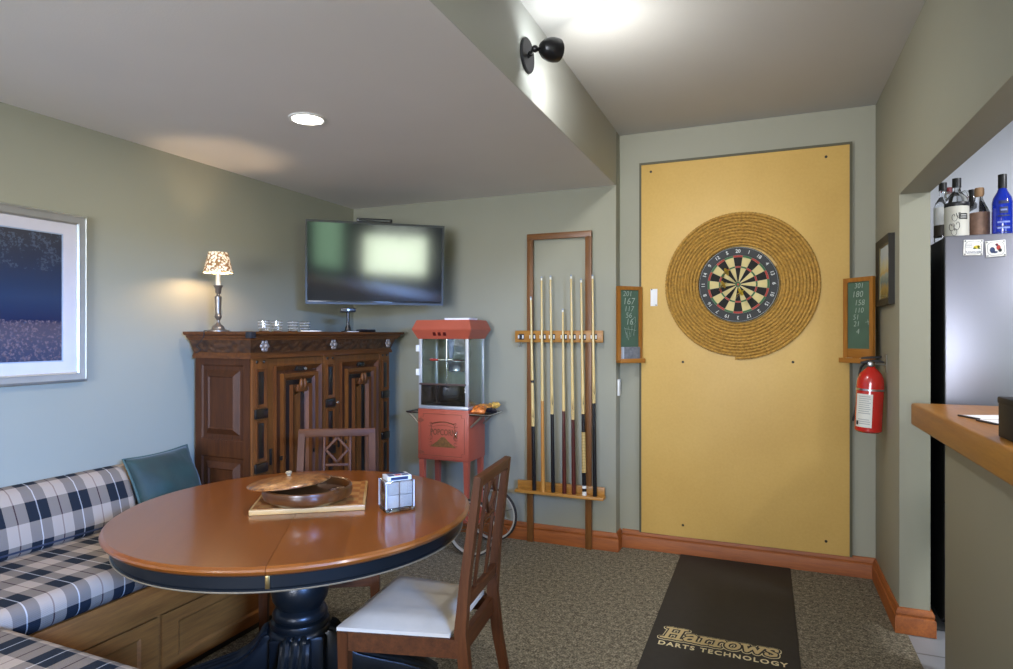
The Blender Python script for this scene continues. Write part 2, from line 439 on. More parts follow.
# chalk boards (set diagonally across the two alcove corners)
M_cb = plain('chalkboard_green', '#465e4c', .8, var=.15, scale=8)
M_pine = wood('pine_frame', '#85521a', '#a8702a', .45, 'z', 1)
M_pinex = wood('pine_ledge', '#85521a', '#a8702a', .45, 'x', 1)
M_chalk = plain('chalk', '#9caa9c', .9)
M_graphite = plain('felt_grey', '#6d7076', .9, var=.2, scale=60)
def chalkboard(label, p0, p1, z0, z1, lines, extras):
    w = (Vector(p1)-Vector(p0)).length; ang = math.atan2(p1[1]-p0[1], p1[0]-p0[0])
    r = thing('score_chalkboard', label, 'chalkboard', (*p0, z0), ang, 'darts score chalkboards'); h = z1-z0
    bm = B(); ring(bm, 0, w, .0, h, .024, -.02, -.018, 0, wz=.024); obj('frame', bm, M_pine, r)
    lower = .055
    obj('slate', box(B(), .02, w-.02, -.010, -.002, .02, h-.02), M_cb, r)
    bm = B(); box(bm, .022, w-.022, -.016, -.002, .022, lower+.022, .001); obj('lower_panel', bm, M_pinex, r)
    bm = B(); box(bm, 0, w, -.050, 0, -.004, .012, .003); box(bm, 0, w, -.054, -.046, -.004, .024, .002)
    obj('chalk_ledge', bm, M_pinex, r)
    bm = B()
    for (s, x, z, sz) in lines: merge(bm, text_bm(s, sz, .0003, -.0004, .15), T(x*w, -.0105, z*h) @ RX(PI/2))
    for pts in extras: tube(bm, [(x*w, -.0105, z*h) for x, z in pts], .0011, 5)
    obj('chalk_writing', bm, M_chalk, r); return r, w, h
r, w, h = chalkboard('pine framed chalkboard left of the yellow board with a grey felt pad on its ledge', (-.898, 4.047), (-.766, 4.183), 1.240, 1.734,
    [('201', .42, .90, .048), ('167', .47, .80, .062), ('117', .48, .70, .05), ('56', .47, .615, .05), ('16', .5, .53, .058)],
    [[(.72, .60), (.6, .55), (.62, .49), (.75, .52), (.74, .6)], [(.30, .46), (.4, .32), (.46, .47), (.56, .33), (.6, .48), (.68, .35), (.74, .50)], [(.36, .40), (.46, .29), (.52, .40)], [(.33, .44), (.78, .42)]])
e = thing('chalk_eraser', 'grey felt pad leaning in the ledge of the left chalkboard', 'eraser', r.location, r.rotation_euler[2])
obj('felt', box(B(), .035, w-.03, -.040, -.018, .0125, .10, .004), M_graphite, e); obj('edge_grip', box(B(), .026, .035, -.041, -.017, .0125, .10, .002), plain('pale_grip', '#a9b4c4', .6), e)
r, w, h = chalkboard('pine framed chalkboard right of the yellow board with only chalk on its ledge', (.431, 4.163), (.562, 4.016), 1.262, 1.745,
    [('301', .5, .90, .042), ('180', .45, .80, .05), ('158', .52, .70, .046), ('110', .5, .61, .042), ('51', .4, .53, .042), ('21', .42, .45, .042), ('4', .46, .36, .045)],
    [[(.72, .47), (.84, .475)], [(.8, .5), (.82, .44)]])
for k, x in enumerate((.03, .12)):
    c = thing('chalk_stick', ('white chalk stick at the outer end of the right ledge', 'white chalk stick nearer the fire extinguisher on the right ledge')[k], 'chalk',
              r.matrix_basis @ Vector((x, -.033, .0125+.006)), r.rotation_euler[2])
    obj('stick', cyl(B(), .006, 0, .045, 10, RY(PI/2), bev=.001), plain('chalk_stick', '#dedcd3', .9), c)
    obj('worn_tip', cyl(B(), .005, .045, .049, 10, RY(PI/2), r2=.003), M_chalk, c)

# white strip on the outer corner under the left chalkboard
t = thing('door_sensor', 'slim white plastic strip on the wall return below the left chalkboard', 'sensor', (XS+.0005, 4.145, 1.015), PI/2)
obj('housing', box(B(), -.022, .022, -.014, 0, 0, .108, .003), M_white, t); obj('end_tab', box(B(), -.008, .008, -.018, -.013, .090, .102, .001), M_steel, t)

# ---------------------------------------------------------------- small picture, extinguisher on the right wall
def scene_mat():
    k = N('landscape_print'); tc = k.n('ShaderNodeTexCoord'); sp = k.n('ShaderNodeSeparateXYZ'); k.l(tc.outputs['Object'], sp.inputs[0])
    nz = k.noise(tc.outputs['Object'], 14, 4)
    f = k.math('ADD', k.math('DIVIDE', sp.outputs[2], .35), k.math('MULTIPLY', k.math('SUBTRACT', nz, .5), .22))
    k.l(k.ramp(f, [(.1, hx('#6f6a3a')), (.25, hx('#a8904f')), (.36, hx('#6f8a8a')), (.46, hx('#93a59a')), (.52, hx('#c2a65a')), (.6, hx('#c9c08f')), (.75, hx('#b9c3c6'))]), k.b.inputs['Base Color'])
    k.b.inputs['Roughness'].default_value = .25; return k.m
pa, pb, pz0, pz1 = 3.61, 4.005, 1.572, 1.925
t = thing('framed_landscape', 'small dark framed landscape picture on the right wall above the extinguisher', 'picture', (XR, pb, pz0), -PI/2)
w, h = pb-pa, pz1-pz0
obj('frame', ring(B(), 0, w, 0, h, .035, -.028, -.018, 0), plain('frame_dark', '#26231b', .5, spec=.25), t)
obj('inner_slip', ring(B(), .033, w-.033, .033, h-.033, .008, -.018, -.012, 0), plain('slip_gilt', '#6d6547', .45, .4), t)
obj('print', box(B(), .035, w-.035, -.010, -.002, .035, h-.035), scene_mat(), t)

M_red = plain('red_enamel', '#b8231b', .22, var=.04, coat=.5)
t = thing('fire_extinguisher', 'red fire extinguisher hung from a bracket on the right wall', 'fire extinguisher', (.503, 3.84, .900), rot=(0, math.radians(2.5), 0))
R = .065
obj('cylinder', lathe(B(), [(0, 0), (R-.012, 0), (R, .010), (R, .262), (R*.96, .285), (R*.80, .312), (R*.52, .332), (.022, .342), (.018, .350), (0, .350)], 40), M_red, t)
obj('steel_band', lathe(B(), [(R+.0005, .222), (R+.0022, .223), (R+.0022, .232), (R+.0005, .233)], 40), M_steel, t)
bm = B(); a0, a1 = math.radians(200), math.radians(275)
lathe(bm, [(R+.0005, .030), (R+.0012, .030), (R+.0012, .205), (R+.0005, .205)], 24, I4, 0, a0, a1)
lb = obj('instruction_label', bm, plain('label_white', '#d8d8cf', .5, var=.02), t)
bm = B()
for k in range(14):
    z = .19-.011*k
    if k in (9, 10): continue
    lathe(bm, [(R+.0013, z), (R+.0016, z), (R+.0016, z+.004), (R+.0013, z+.004)], 12, I4, 0, a0+.25, a1-.12-.2*random.random())
obj('label_print', bm, plain('print_grey', '#9da0a0', .6), lb)
obj('label_symbol', lathe(B(), [(R+.0013, .04), (R+.0016, .04), (R+.0016, .062), (R+.0013, .062)], 8, I4, 0, a0+.08, a0+.3), M_blackm, lb)
obj('valve', cyl(B(), .014, .348, .378, 16, bev=.002), M_brass, t)
bm = B(); prism(bm, [(-.052, .372), (-.02, .382), (.035, .388), (.06, .380), (.06, .372), (.03, .374), (-.02, .368), (-.05, .362)], -.009, .009, bev=.001)
prism(bm, [(-.05, .395), (-.02, .402), (.045, .408), (.045, .398), (-.02, .390), (-.05, .387)], -.009, .009, bev=.001)
obj('lever', bm, M_blackm, t)
obj('pressure_gauge', lathe(B(), [(0, 0), (.014, 0), (.014, .008), (.011, .010), (0, .010)], 20, T(-.006, -.014, .362) @ RX(PI/2)), M_steel, t)
hose = [(-.014, 0, .365), (-.045, -.004, .36), (-.078, -.006, .33), (-.082, 0, .22), (-.08, .008, .12), (-.074, .02, .06)]
def smooth_path(p, n=6):
    out = []; p = [Vector(q) for q in p]
    for i in range(len(p)-1):
        a, b, c, d = p[max(0, i-1)], p[i], p[i+1], p[min(len(p)-1, i+2)]
        for k in range(n):
            s = k/n; out.append(.5*((2*b)+(c-a)*s+(2*a-5*b+4*c-d)*s*s+(3*b-a-3*c+d)*s**3))
    out.append(p[-1]); return out
obj('hose', tube(B(), smooth_path([(-.014, .004, .365), (-.03, .03, .36), (-.045, .055, .32), (-.05, .055, .2), (-.06, .045, .10), (-.070, .03, .05)]), .006, 8), M_blackm, t)
t2 = thing('extinguisher_bracket', 'grey steel bracket on the right wall holding the extinguisher', 'bracket', (XR, 3.84, 1.24))
obj('wall_plate', box(B(), -.006, 0, -.014, .014, -.02, .075, .001), plain('bracket_steel', '#6b675c', .45, .6), t2)
bm = B(); tube(bm, smooth_path([(-.004, 0, .02), (-.03, -.0, .022), (-.055, 0, .024)]), .0045, 8); obj('hook', bm, M_steel, t2)

# ---------------------------------------------------------------- floor mat with lettering
mat_o = thing('dart_throw_mat', 'long black rubber floor mat in front of the yellow board', 'mat', (-.185, 4.18, 0))
obj('rubber_sheet', box(B(), -.322, .322, -2.6, 0, .0005, .006, .002), plain('rubber', '#25221e', .75, var=.12, scale=30), mat_o)
GL = {
 'H': (.86, [[(.18, 0), (.18, 1)], [(.66, 0), (.66, 1)], [(.18, .5), (.66, .5)], [(.0, .03), (.36, .03)], [(.0, .97), (.36, .97)], [(.50, .03), (.84, .03)], [(.50, .97), (.84, .97)]]),
 'a': (.66, [[(.10, .54), (.2, .62), (.34, .64), (.45, .56), (.46, .42), (.46, .05), (.60, .03)], [(.46, .36), (.30, .37), (.15, .33), (.09, .2), (.15, .07), (.3, .04), (.46, .14)]]),
 'r': (.52, [[(.17, 0), (.17, .62)], [(.02, .60), (.17, .60)], [(.0, .03), (.36, .03)], [(.17, .42), (.27, .57), (.40, .62), (.46, .55)]]),
 'o': (.66, [[(.31+.24*math.cos(q*PI/8), .32+.29*math.sin(q*PI/8)) for q in range(17)]]),
 'w': (.92, [[(.08, .62), (.24, .05), (.44, .50), (.64, .05), (.80, .62)], [(-.02, .61), (.2, .61)], [(.68, .61), (.9, .61)]]),
 's': (.52, [[(.42, .48), (.40, .60), (.24, .64), (.09, .56), (.10, .42), (.26, .34), (.41, .25), (.42, .1), (.27, .02), (.1, .06), (.07, .18)]]),
}
def strokes(bm, word, x0, y0, sx, sy, wid, z, slant=.16):
    x = 0; zk = [z]
    def Z():
        zk[0] += 4e-6; return zk[0]
    for ch in word:
        adv, pls = GL[ch]
        for pl in pls:
            pts = [Vector((x0+(x+px+slant*py)*sx, y0+py*sy)) for px, py in pl]
            for a, b in zip(pts, pts[1:]):
                d = (b-a); 
                if d.length < 1e-6: continue
                nn = Vector((-d.y, d.x)).normalized()*wid
                zz = Z(); vs = [bm.verts.new((q.x, q.y, zz)) for q in (a+nn, a-nn, b-nn, b+nn)]; bm.faces.new(vs)
            for p in pts:
                zz = Z(); bm.faces.new([bm.verts.new((p.x+wid*math.cos(k*PI/6), p.y+wid*math.sin(k*PI/6), zz)) for k in range(12)])
        x += adv
    return x
M_cream = plain('logo_cream', '#cfc39a', .7)
M_gold = plain('logo_tan', '#b8a577', .7)
M_matblack = plain('logo_black', '#1d1a17', .75)
tw = sum(GL[c][0] for c in 'Harrows'); sx = .50/tw; sy = .112
for z, wd, m, nm in ((.0064, .0200, M_cream, 'logo_outline'), (.0076, .0160, M_matblack, 'logo_gap'), (.0088, .0082, M_gold, 'logo_letters')):
    bm = B(); strokes(bm, 'Harrows', -.268, -1.185, sx, sy, wd, z); obj(nm, bm, m, mat_o, smooth=0, recalc=False)
tb = text_bm('DARTS TECHNOLOGY', .052, .0003, .0012, 0, 'CENTER', 1.22)
xs = [v.co.x for v in tb.verts]; k = .545/(max(xs)-min(xs))
bm = B(); merge(bm, tb, T(-.002, -1.238, .0066) @ Matrix.Diagonal((k, 1, 1, 1))); obj('small_lettering', bm, M_cream, mat_o, smooth=0)
# ---------------------------------------------------------------- cue rack and cues
M_stile = wood('stile_brown', '#5f3a18', '#7d5024', .4, 'z', 1)
M_stilex = wood('stile_brown_x', '#5f3a18', '#7d5024', .4, 'x', 1)
M_rail = wood('rail_pine', '#966324', '#b58238', .4, 'x', 1)
rk = thing('cue_rack', 'tall open wooden pool cue rack standing against the grey back wall', 'cue rack', (-1.28, 4.07, 0))
o = -1.28; y1 = .001
for x0, x1 in ((-1.517, -1.474), (-1.106, -1.063)):
    obj('stile', box(B(), x0-o, x1-o, -.020, y1, 0, 2.105, .002), M_stile, rk)
obj('top_rail', box(B(), -1.517-o, -1.063-o, -.022, y1, 2.066, 2.107, .002), M_stilex, rk)
rl = obj('cue_rail', box(B(), -1.597-o, -.981-o, -.040, -.022, 1.367, 1.446, .003), M_rail, rk)
cuex = [(-1.446, -1.471, 1.676), (-1.384, -1.395, 1.809), (-1.312, -1.332, 1.813), (-1.234, -1.246, 1.591), (-1.169, -1.189, 1.814), (-1.098, -1.121, 1.786), (-1.027, -1.044, 1.809)]
railx = []
for xb, xt, zt in cuex: railx.append(xb+(xt-xb)*(1.404-.38)/(zt-.38))
for x in [-1.549]+railx:
    c = obj('cue_clip', box(B(), x-o-.020, x-o+.020, -.045, -.040, 1.385, 1.423, .002), M_blackm, rk)
    for s in (-1, 1): 
        q = obj('roller', cyl(B(), .0055, -.012, .012, 12, T(x-o+s*.0155, -.054, 1.404), bev=.002), M_white, c)
bm = B(); box(bm, -1.578-o, -.972-o, -.038, -.0215, .368, .422, .002); obj('lower_backboard', bm, M_rail, rk)
bm = B(); box(bm, -1.578-o, -.966-o, -.098, -.0215, .350, .3685, .003); obj('butt_shelf', bm, M_rail, rk)
for x in (-1.568, -1.553):
    bm = B(); tube(bm, [(x-o, -.033, 1.366), (x-o, -.036, 1.345), (x-o, -.048, 1.335), (x-o, -.054, 1.345)], .002, 6)
    obj('chalk_hook', bm, M_steel, rk)

M_maple = wood('maple_shaft', '#c9a862', '#dcc283', .3, 'z', 1, .3)
M_honey = wood('honey_butt', '#a8702e', '#c0893f', .3, 'z', 1, .3)
M_mahog = wood('mahogany_butt', '#3a120c', '#551f14', .28, 'z', 1, .3)
M_bk = plain('butt_black', '#141315', .25, coat=.3)
M_wrap = N('wrap'); v = M_wrap.coord(); wv = M_wrap.n('ShaderNodeTexWave', bands_direction='Z'); wv.inputs['Scale'].default_value = 32; M_wrap.l(v, wv.inputs[0])
M_wrap.l(M_wrap.ramp(wv.outputs[1], [(.3, hx('#8a6e35')), (.6, hx('#c9ad6b'))]), M_wrap.b.inputs['Base Color']); M_wrap = M_wrap.m
M_tip = plain('cue_tip', '#8f9aa8', .8); M_ferr = plain('ferrule', '#dedbcf', .4)
cues = [
 ('short pale pool cue with a black ring, nearest the popcorn cart in the rack', [('butt', 0, .33, M_bk), ('forearm', .33, .555, M_maple), ('joint_ring', .555, .568, M_bk), ('shaft', .568, .982, M_maple)]),
 ('all honey coloured pool cue, second in the rack from the popcorn cart', [('butt', 0, .42, M_honey), ('shaft', .42, .982, M_maple)]),
 ('black butted pool cue between the honey cue and the short mahogany cue', [('butt', 0, .36, M_bk), ('shaft', .36, .982, M_maple)]),
 ('shortest pool cue with a plain mahogany butt, in the middle of the rack', [('butt', 0, .445, M_mahog), ('shaft', .445, .982, M_maple)]),
 ('tall mahogany butted pool cue beside the cue with the wrapped grip', [('butt', 0, .34, M_mahog), ('shaft', .34, .982, M_maple)]),
 ('pool cue with a tan wrapped grip and a white butt cap', [('bumper', 0, .018, M_ferr), ('cap_ring', .018, .032, M_bk), ('cap', .032, .045, M_ferr), ('butt', .045, .105, M_bk), ('wrap', .105, .292, M_wrap), ('forearm', .292, .375, M_bk), ('shaft', .375, .982, M_maple)]),
 ('black butted pool cue in front of the rack stile nearest the yellow board', [('butt', 0, .42, M_bk), ('shaft', .42, .982, M_maple)]),
]
for (xb, xt, zt), (lb, segs) in zip(cuex, cues):
    p0 = Vector((xb, 4.002, .3692)); p1 = Vector((xt, 4.004, zt)); d = p1-p0; Ln = d.length
    q = Vector((0, 0, 1)).rotation_difference(d).to_euler()
    c = thing('pool_cue', lb, 'pool cue', p0, group='pool cues in the rack', rot=q)
    rf = lambda f: .0148-(.0148-.0062)*min(1, f)**.9
    for nm, f0, f1, m in segs+[('ferrule', .982, .993, M_ferr), ('tip', .993, 1, M_tip)]:
        n = 6; pr_ = [(rf(f0+(f1-f0)*i/n)+(.0006 if nm == 'wrap' else 0), Ln*(f0+(f1-f0)*i/n)) for i in range(n+1)]
        bm = B(); lathe(bm, [(0, pr_[0][1])]+pr_+[(0, pr_[-1][1])], 14)
        if nm == 'shaft' and lb.startswith(('black', 'pool', 'tall')):   # spliced points of the butt running up the shaft
            pass
        obj(nm, bm, m, c)
    if lb.startswith(('black', 'tall', 'pool', 'short pale')):
        fe = {'b': M_bk, 't': M_mahog, 'p': M_bk, 's': M_bk}[lb[0]]
        f0 = [s for s in segs if s[0] in ('butt', 'forearm') and s[3] is fe][-1][2]; bm = B()
        for k in range(4):
            a = k*PI/2+.4; r0 = rf(f0)+.0003; n = 6
            L_, R_ = [], []
            for i in range(n+1):
                s = i/n; f = f0-.004+.1*s; hw = .62*(1-s)
                r_ = rf(f)+.0003
                L_.append(bm.verts.new((r_*math.cos(a-hw), r_*math.sin(a-hw), f*Ln))); R_.append(bm.verts.new((r_*math.cos(a+hw), r_*math.sin(a+hw), f*Ln)))
            for i in range(n): bm.faces.new([L_[i], R_[i], R_[i+1], L_[i+1]])
        obj('splice_points', bm, fe, c)

# ---------------------------------------------------------------- armoire (front faces +X, back to the left wall)
M_arm = wood('armoire_walnut', '#43220b', '#683a13', .5, 'z', 1, 0, .08, .35)
M_armx = wood('armoire_walnut_x', '#43220b', '#683a13', .5, 'x', 1, 0, .08, .35)
M_arml = wood('armoire_light', '#4f2b0e', '#724216', .5, 'z', 1, 0, .08, .35)
M_armd = wood('armoire_dark', '#33190a', '#4d290f', .5, 'z', 1, 0, .08, .25)
M_ebony = plain('ebony', '#14110f', .3, coat=.3)
def carved():
    k = N('carved_walnut'); v = k.coord('Object', (1, 1, 1.4)); vo = k.n('ShaderNodeTexVoronoi', feature='SMOOTH_F1'); vo.inputs['Scale'].default_value = 26; k.l(v, vo.inputs['Vector'])
    n1 = k.noise(v, 30, 4); f = k.math('ADD', vo.outputs['Distance'], k.math('MULTIPLY', n1, .5))
    k.l(k.ramp(f, [(.2, hx('#603a1a')), (.9, hx('#38200e'))]), k.b.inputs['Base Color']); k.b.inputs['Roughness'].default_value = .5
    k.bump(f, .9, .012); return k.m
M_carv = carved()
AW, AD, AH = 1.317, .395, 1.436
ar = thing('armoire', 'large carved dark wood armoire standing against the left wall under the television', 'armoire', (-2.538, 2.583, 0), PI/2)
obj('carcass', box(B(), .004, AW-.004, .012, AD, .1, 1.32), M_armd, ar)
bm = B(); sweep(bm, [(0, 0), (.03, 0), (.03, .07), (.018, .085), (.018, .10), (0, .11)], [(0, AD), (0, 0), (AW, 0), (AW, AD)]); box(bm, .005, AW-.005, .005, AD, 0, .11); obj('plinth', bm, M_armx, ar)
def side_panel(x0, x1, z0, z1, M):
    bm = B(); ring(bm, x0, x1, z0, z1, .045, -.004, -.004, .015, M=M)
    ring(bm, x0+.045, x1-.045, z0+.045, z1-.045, .018, -.002, .010, .015, M=M)
    ring(bm, x0+.062, x1-.062, z0+.062, z1-.062, .045, .012, -.016, .015, M=M); ring(bm, x0+.107, x1-.107, z0+.107, z1-.107, .008, -.016, -.010, .015, M=M)
    box(bm, x0+.112, x1-.112, -.010, .015, z0+.112, z1-.112, M=M); return bm
# side (faces -Y world = local -x): build facing -y then rotate
Ms = RZ(-PI/2) @ T(-AD, 0, 0)
for z0, z1 in ((.11, .80), (.80, 1.30)): obj('side_panel', side_panel(.0, AD-.002, z0, z1, Ms), M_armd, ar)
Ms2 = T(AW, 0, 0) @ RZ(PI/2)
for z0, z1 in ((.11, .80), (.80, 1.30)): obj('side_panel', side_panel(.0, AD-.002, z0, z1, Ms2), M_armd, ar)
def pilaster(x0, x1):
    bm = B(); box(bm, x0, x1, -.012, .012, .11, 1.30, .002)
    w = x1-x0; p = obj('pilaster', bm, M_arml, ar); cx = (x0+x1)/2
    for z in (.40, .699, .992): obj('ebony_block', box(B(), cx-w*.40, cx+w*.40, -.026, -.010, z-.026, z+.026, .005), M_ebony, p)
    for z0, z1 in ((.15, .365), (.435, .664), (.734, .957), (1.027, 1.235)):
        obj('moulding', ring(B(), cx-.036, cx+.036, z0, z1, .016, -.024, -.018, -.010), M_arm, p); obj('ebony_inlay', box(B(), cx-.018, cx+.018, -.020, -.010, z0+.016, z1-.016, .002), M_ebony, p)
    for s in (-1, 1): obj('bead', sphere(B(), .009, T(cx+s*.026, -.011, 1.272), 12), M_ebony, p)
pilaster(0, .116); pilaster(.589, .701); pilaster(1.198, 1.317)
def arm_door(x0, x1):
    z0, z1 = .13, 1.285
    d = obj('door', box(B(), x0, x1, -.004, .012, z0, z1, .001), M_armx, ar)
    w = x1-x0
    spec = [(.000, .042, -.006, -.006, 'l'), (.042, .028, -.030, -.010, 'm'), (.070, .016, -.010, -.014, 'd'), (.086, .022, -.040, -.034, 'l'), (.108, .018, -.034, -.020, 'm'),
            (.126, .026, -.022, -.022, 'e'), (.152, .020, -.048, -.040, 'm'), (.172, .022, -.040, -.022, 'l')]
    mats = dict(l=M_arml, m=M_arm, d=M_armd, e=M_ebony)
    for off, wd, yo, yi, c in spec:
        obj('door_moulding', ring(B(), x0+off, x1-off, z0+off, z1-off, wd, yo, yi, -.002), mats[c], d)
    cx = (x0+x1)/2; top = z1-.194
    bm = B(); prism(bm, [(cx-.045, z0+.194), (cx-.045, top-.02), (cx, top), (cx, z0+.194)], -.03, -.003); obj('centre_panel', bm, M_arml, d)
    bm = B(); prism(bm, [(cx, z0+.194), (cx, top), (cx+.028, top-.02), (cx+.028, z0+.194)], -.034, -.003); obj('centre_strip', bm, M_ebony, d)
    bm = B(); box(bm, cx-.045, cx+.045, -.052, -.02, z1-.195, z1-.152, .005); obj('lintel_block', bm, M_armx, d)
    for s in (-1, 1): obj('keystone', sphere(B(), .013, T(cx+s*.015, -.050, z1-.150) @ Matrix.Diagonal((1, 1, 2.4, 1)), 12), M_arml, d)
    obj('ebony_block', box(B(), cx-.032, cx+.032, -.036, -.010, z1-.076, z1-.048, .005), M_ebony, d)
    for s in (-1, 1):
        obj('ebony_block', box(B(), cx+s*.139-.024, cx+s*.139+.024, -.034, -.02, .715, .740, .004), M_ebony, d); obj('ebony_block', box(B(), cx+s*.215-.008, cx+s*.215+.008, -.016, -.004, .70, .79, .004), M_ebony, d)
    return d
d1 = arm_door(.118, .587); d2 = arm_door(.703, 1.196)
obj('key_plate', lathe(B(), [(0, 0), (.010, 0), (.008, .006), (0, .007)], 14, T(.35+.03, -.043, 1.222) @ RX(PI/2)), M_steel, d1, label='small bright metal boss')
obj('key_plate', lathe(B(), [(0, 0), (.009, 0), (.007, .006), (0, .007)], 14, T(.69, -.037, .992) @ RX(PI/2)), M_steel, d1)
obj('head_rail', sweep(B(), [(0, 1.29), (.022, 1.29), (.022, 1.305), (.012, 1.325), (0, 1.325)], [(0, AD), (0, 0), (AW, 0), (AW, AD)]), M_armx, ar)
obj('frieze', sweep(B(), [(0, 1.322), (.014, 1.322), (.018, 1.33), (.040, 1.385), (.046, 1.392), (0, 1.392)], [(0, AD), (0, 0), (AW, 0), (AW, AD)]), M_carv, ar)
bm = B(); sweep(bm, [(0, 1.390), (.050, 1.390), (.052, 1.398), (.062, 1.405), (.066, 1.414), (.082, 1.420), (.086, 1.428), (.086, 1.436), (0, 1.436)], [(0, AD), (0, 0), (AW, 0), (AW, AD)])
box(bm, .0, AW, 0, AD, 1.39, 1.4355); obj('cornice', bm, M_armx, ar)
M_pew = plain('rosette_pewter', '#8d7f72', .4, .3)
for x in (.06, .645, 1.258):
    bm = B(); sphere(bm, .013, T(x, -.046, 1.358), 12)
    for k in range(6): sphere(bm, .013, T(x+.021*math.cos(k*PI/3), -.040, 1.358+.021*math.sin(k*PI/3)) @ Matrix.Diagonal((1, .6, 1, 1)), 10)
    obj('rosette', bm, M_pew, ar, label='pale carved flower boss')
bm = B(); box(bm, -.088, -.05, -.088, -.05, 1.40, 1.4355, .004); obj('corner_cap', bm, M_blackm, ar, label='dark worn cornice corner')
AT = 1.4365  # top of the armoire

# ---------------------------------------------------------------- things on the armoire
def shade_mat():
    k = N('print_shade'); v = k.coord(); vo = k.n('ShaderNodeTexVoronoi'); vo.inputs['Scale'].default_value = 72; k.l(v, vo.inputs['Vector'])
    nz = k.noise(v, 70, 2); f = k.math('ADD', vo.outputs['Distance'], k.math('MULTIPLY', nz, .45))
    c = k.ramp(f, [(.50, hx('#fdf7e6')), (.66, hx('#f3e6c4')), (.85, hx('#94734c'))])
    d = k.n('ShaderNodeBsdfDiffuse'); tr = k.n('ShaderNodeBsdfTranslucent'); k.l(c, d.inputs[0]); k.l(c, tr.inputs[0])
    mx = k.n('ShaderNodeMixShader'); mx.inputs[0].default_value = .26; k.l(d.outputs[0], mx.inputs[1]); k.l(tr.outputs[0], mx.inputs[2]); k.l(mx.outputs[0], k.out.inputs[0]); return k.m
LX, LY = -2.775, 2.590
lp = thing('table_lamp', 'lit candlestick table lamp with a patterned shade on the armoire', 'lamp', (LX, LY, AT))
M_pewter = plain('lamp_pewter', '#7d7366', .35, .7)
obj('base', lathe(B(), [(0, 0), (.058, 0), (.058, .006), (.034, .012), (.032, .022), (.026, .032), (.014, .040), (.009, .050), (0, .052)], 32), M_pewter, lp)
obj('stem', lathe(B(), [(0, .05), (.009, .05), (.008, .062), (.016, .072), (.020, .084), (.015, .094), (.0145, .10), (.0185, .19), (.011, .196), (.009, .205), (.015, .212), (.016, .235), (.024, .246), (.026, .252), (0, .253)], 24), M_pewter, lp)
obj('candle_tube', cyl(B(), .0125, .252, .318, 20, bev=.001), plain('candle_cream', '#efe2bf', .5), lp)
zb0, zt0 = 1.757-AT, 1.869-AT
obj('lamp_shade', lathe(B(), [(.076, zb0), (.050, zt0), (.0488, zt0), (.0748, zb0), (.076, zb0)], 48), shade_mat(), lp)
obj('bulb', sphere(B(), .014, T(0, 0, .347), 16, sz=1.3), emis('bulb_warm', '#ffd9ac', 850), lp)
bm = B()
for k in range(3): q = k*2*PI/3; tube(bm, [(0, 0, zt0-.012), (.052*math.cos(q), .052*math.sin(q), zt0-.004)], .001, 5)
tube(bm, [(0, 0, .318), (.016, 0, .33), (.018, 0, .36), (0, 0, .385), (0, 0, zt0-.01)], .001, 5)
obj('shade_carrier', bm, M_brass, lp)
cord = [(-.02, -.05, .006), (-.03, -.075, .006), (-.07, -.10, .003), (-.06, -.112, -.03), (-.035, -.115, -.055), (-.06, -.115, -.09), (-.075, -.10, -.10)]
obj('power_cord', tube(B(), smooth_path([(-.03, -.045, .004), (-.02, -.07, .004), (.0, -.094, .001), (.0, -.098, -.03), (-.03, -.098, -.06), (-.05, -.098, -.08), (-.02, -.098, -.10), (-.06, -.095, -.115)]), .0025, 6), M_blackm, lp)
M_glass = glass('crystal', (1, 1, 1), .02, 1.5)
gl = None; gp = [(-2.60, 264), (-2.615, 277), (-2.60, 293), (-2.63, 305)]
glb = ['cut glass tumbler on the armoire closest to the lamp', 'cut glass tumbler second from the lamp on the armoire', 'cut glass tumbler third from the lamp on the armoire', 'cut glass tumbler fourth from the lamp beside the pale crochet coaster']
A_ = math.atan(259.5/630)
def on_x(u, X):
    du = (u-506.5)/630; return X*(math.cos(A_)+du*math.sin(A_))/(-math.sin(A_)+du*math.cos(A_))
for i, (X, u) in enumerate(gp):
    if gl is None:
        gl = thing('glass_tumbler', glb[0], 'glass', (X, on_x(u, X), AT), group='tumblers on the armoire')
        bm = B(); n = 16
        prof = [(0, .004), (.024, .004), (.026, .0)]
        lathe(bm, [(0, 0), (.024, 0), (.027, .004), (.030, .062), (.0285, .063), (.025, .012), (0, .012)], 16); obj('bowl', bm, M_glass, gl, smooth=0)
        bm = B()
        for z in (.018, .036, .052): tube(bm, [((.0275+.05*(z))*math.cos(q*PI/12), (.0275+.05*z)*math.sin(q*PI/12), z+.004*(q % 2)) for q in range(24)], .0009, 4, closed=True)
        obj('cut_sparkle_band', bm, plain('cut_sparkle', '#dcdcd6', .4), gl)  # white bands put the sparkle of the cut glass into the colour
    else:
        c = dup(gl, (X, on_x(u, X), AT)); c['label'] = glb[i]
t = thing('crochet_coaster', 'small pale crochet coaster lying on the armoire edge beside the tumblers', 'coaster', (-2.52, on_x(311, -2.52), AT))
bm = B(); lathe(bm, [(0, .001), (.05, .001), (.054, .003), (.05, .006), (0, .005)], 24); obj('centre', bm, plain('crochet', '#e3dccb', .9, bump=.4), t)
bm = B(); tube(bm, [((.054+.004*(q % 2))*math.cos(q*PI/18), (.054+.004*(q % 2))*math.sin(q*PI/18), .004) for q in range(36)], .003, 5, closed=True); obj('edging', bm, plain('crochet_edge', '#efe9da', .9), t)
t = thing('black_pedestal', 'short black pedestal with a flat top standing on the armoire under the television', 'stand', (-2.52, on_x(348, -2.52), AT), math.atan2(.6326, .7745))
obj('foot', lathe(B(), [(0, 0), (.045, 0), (.045, .004), (.022, .010), (.017, .03), (.011, .045), (0, .045)], 24), M_black, t)
obj('column', cyl(B(), .010, .044, .128, 16), M_black, t)
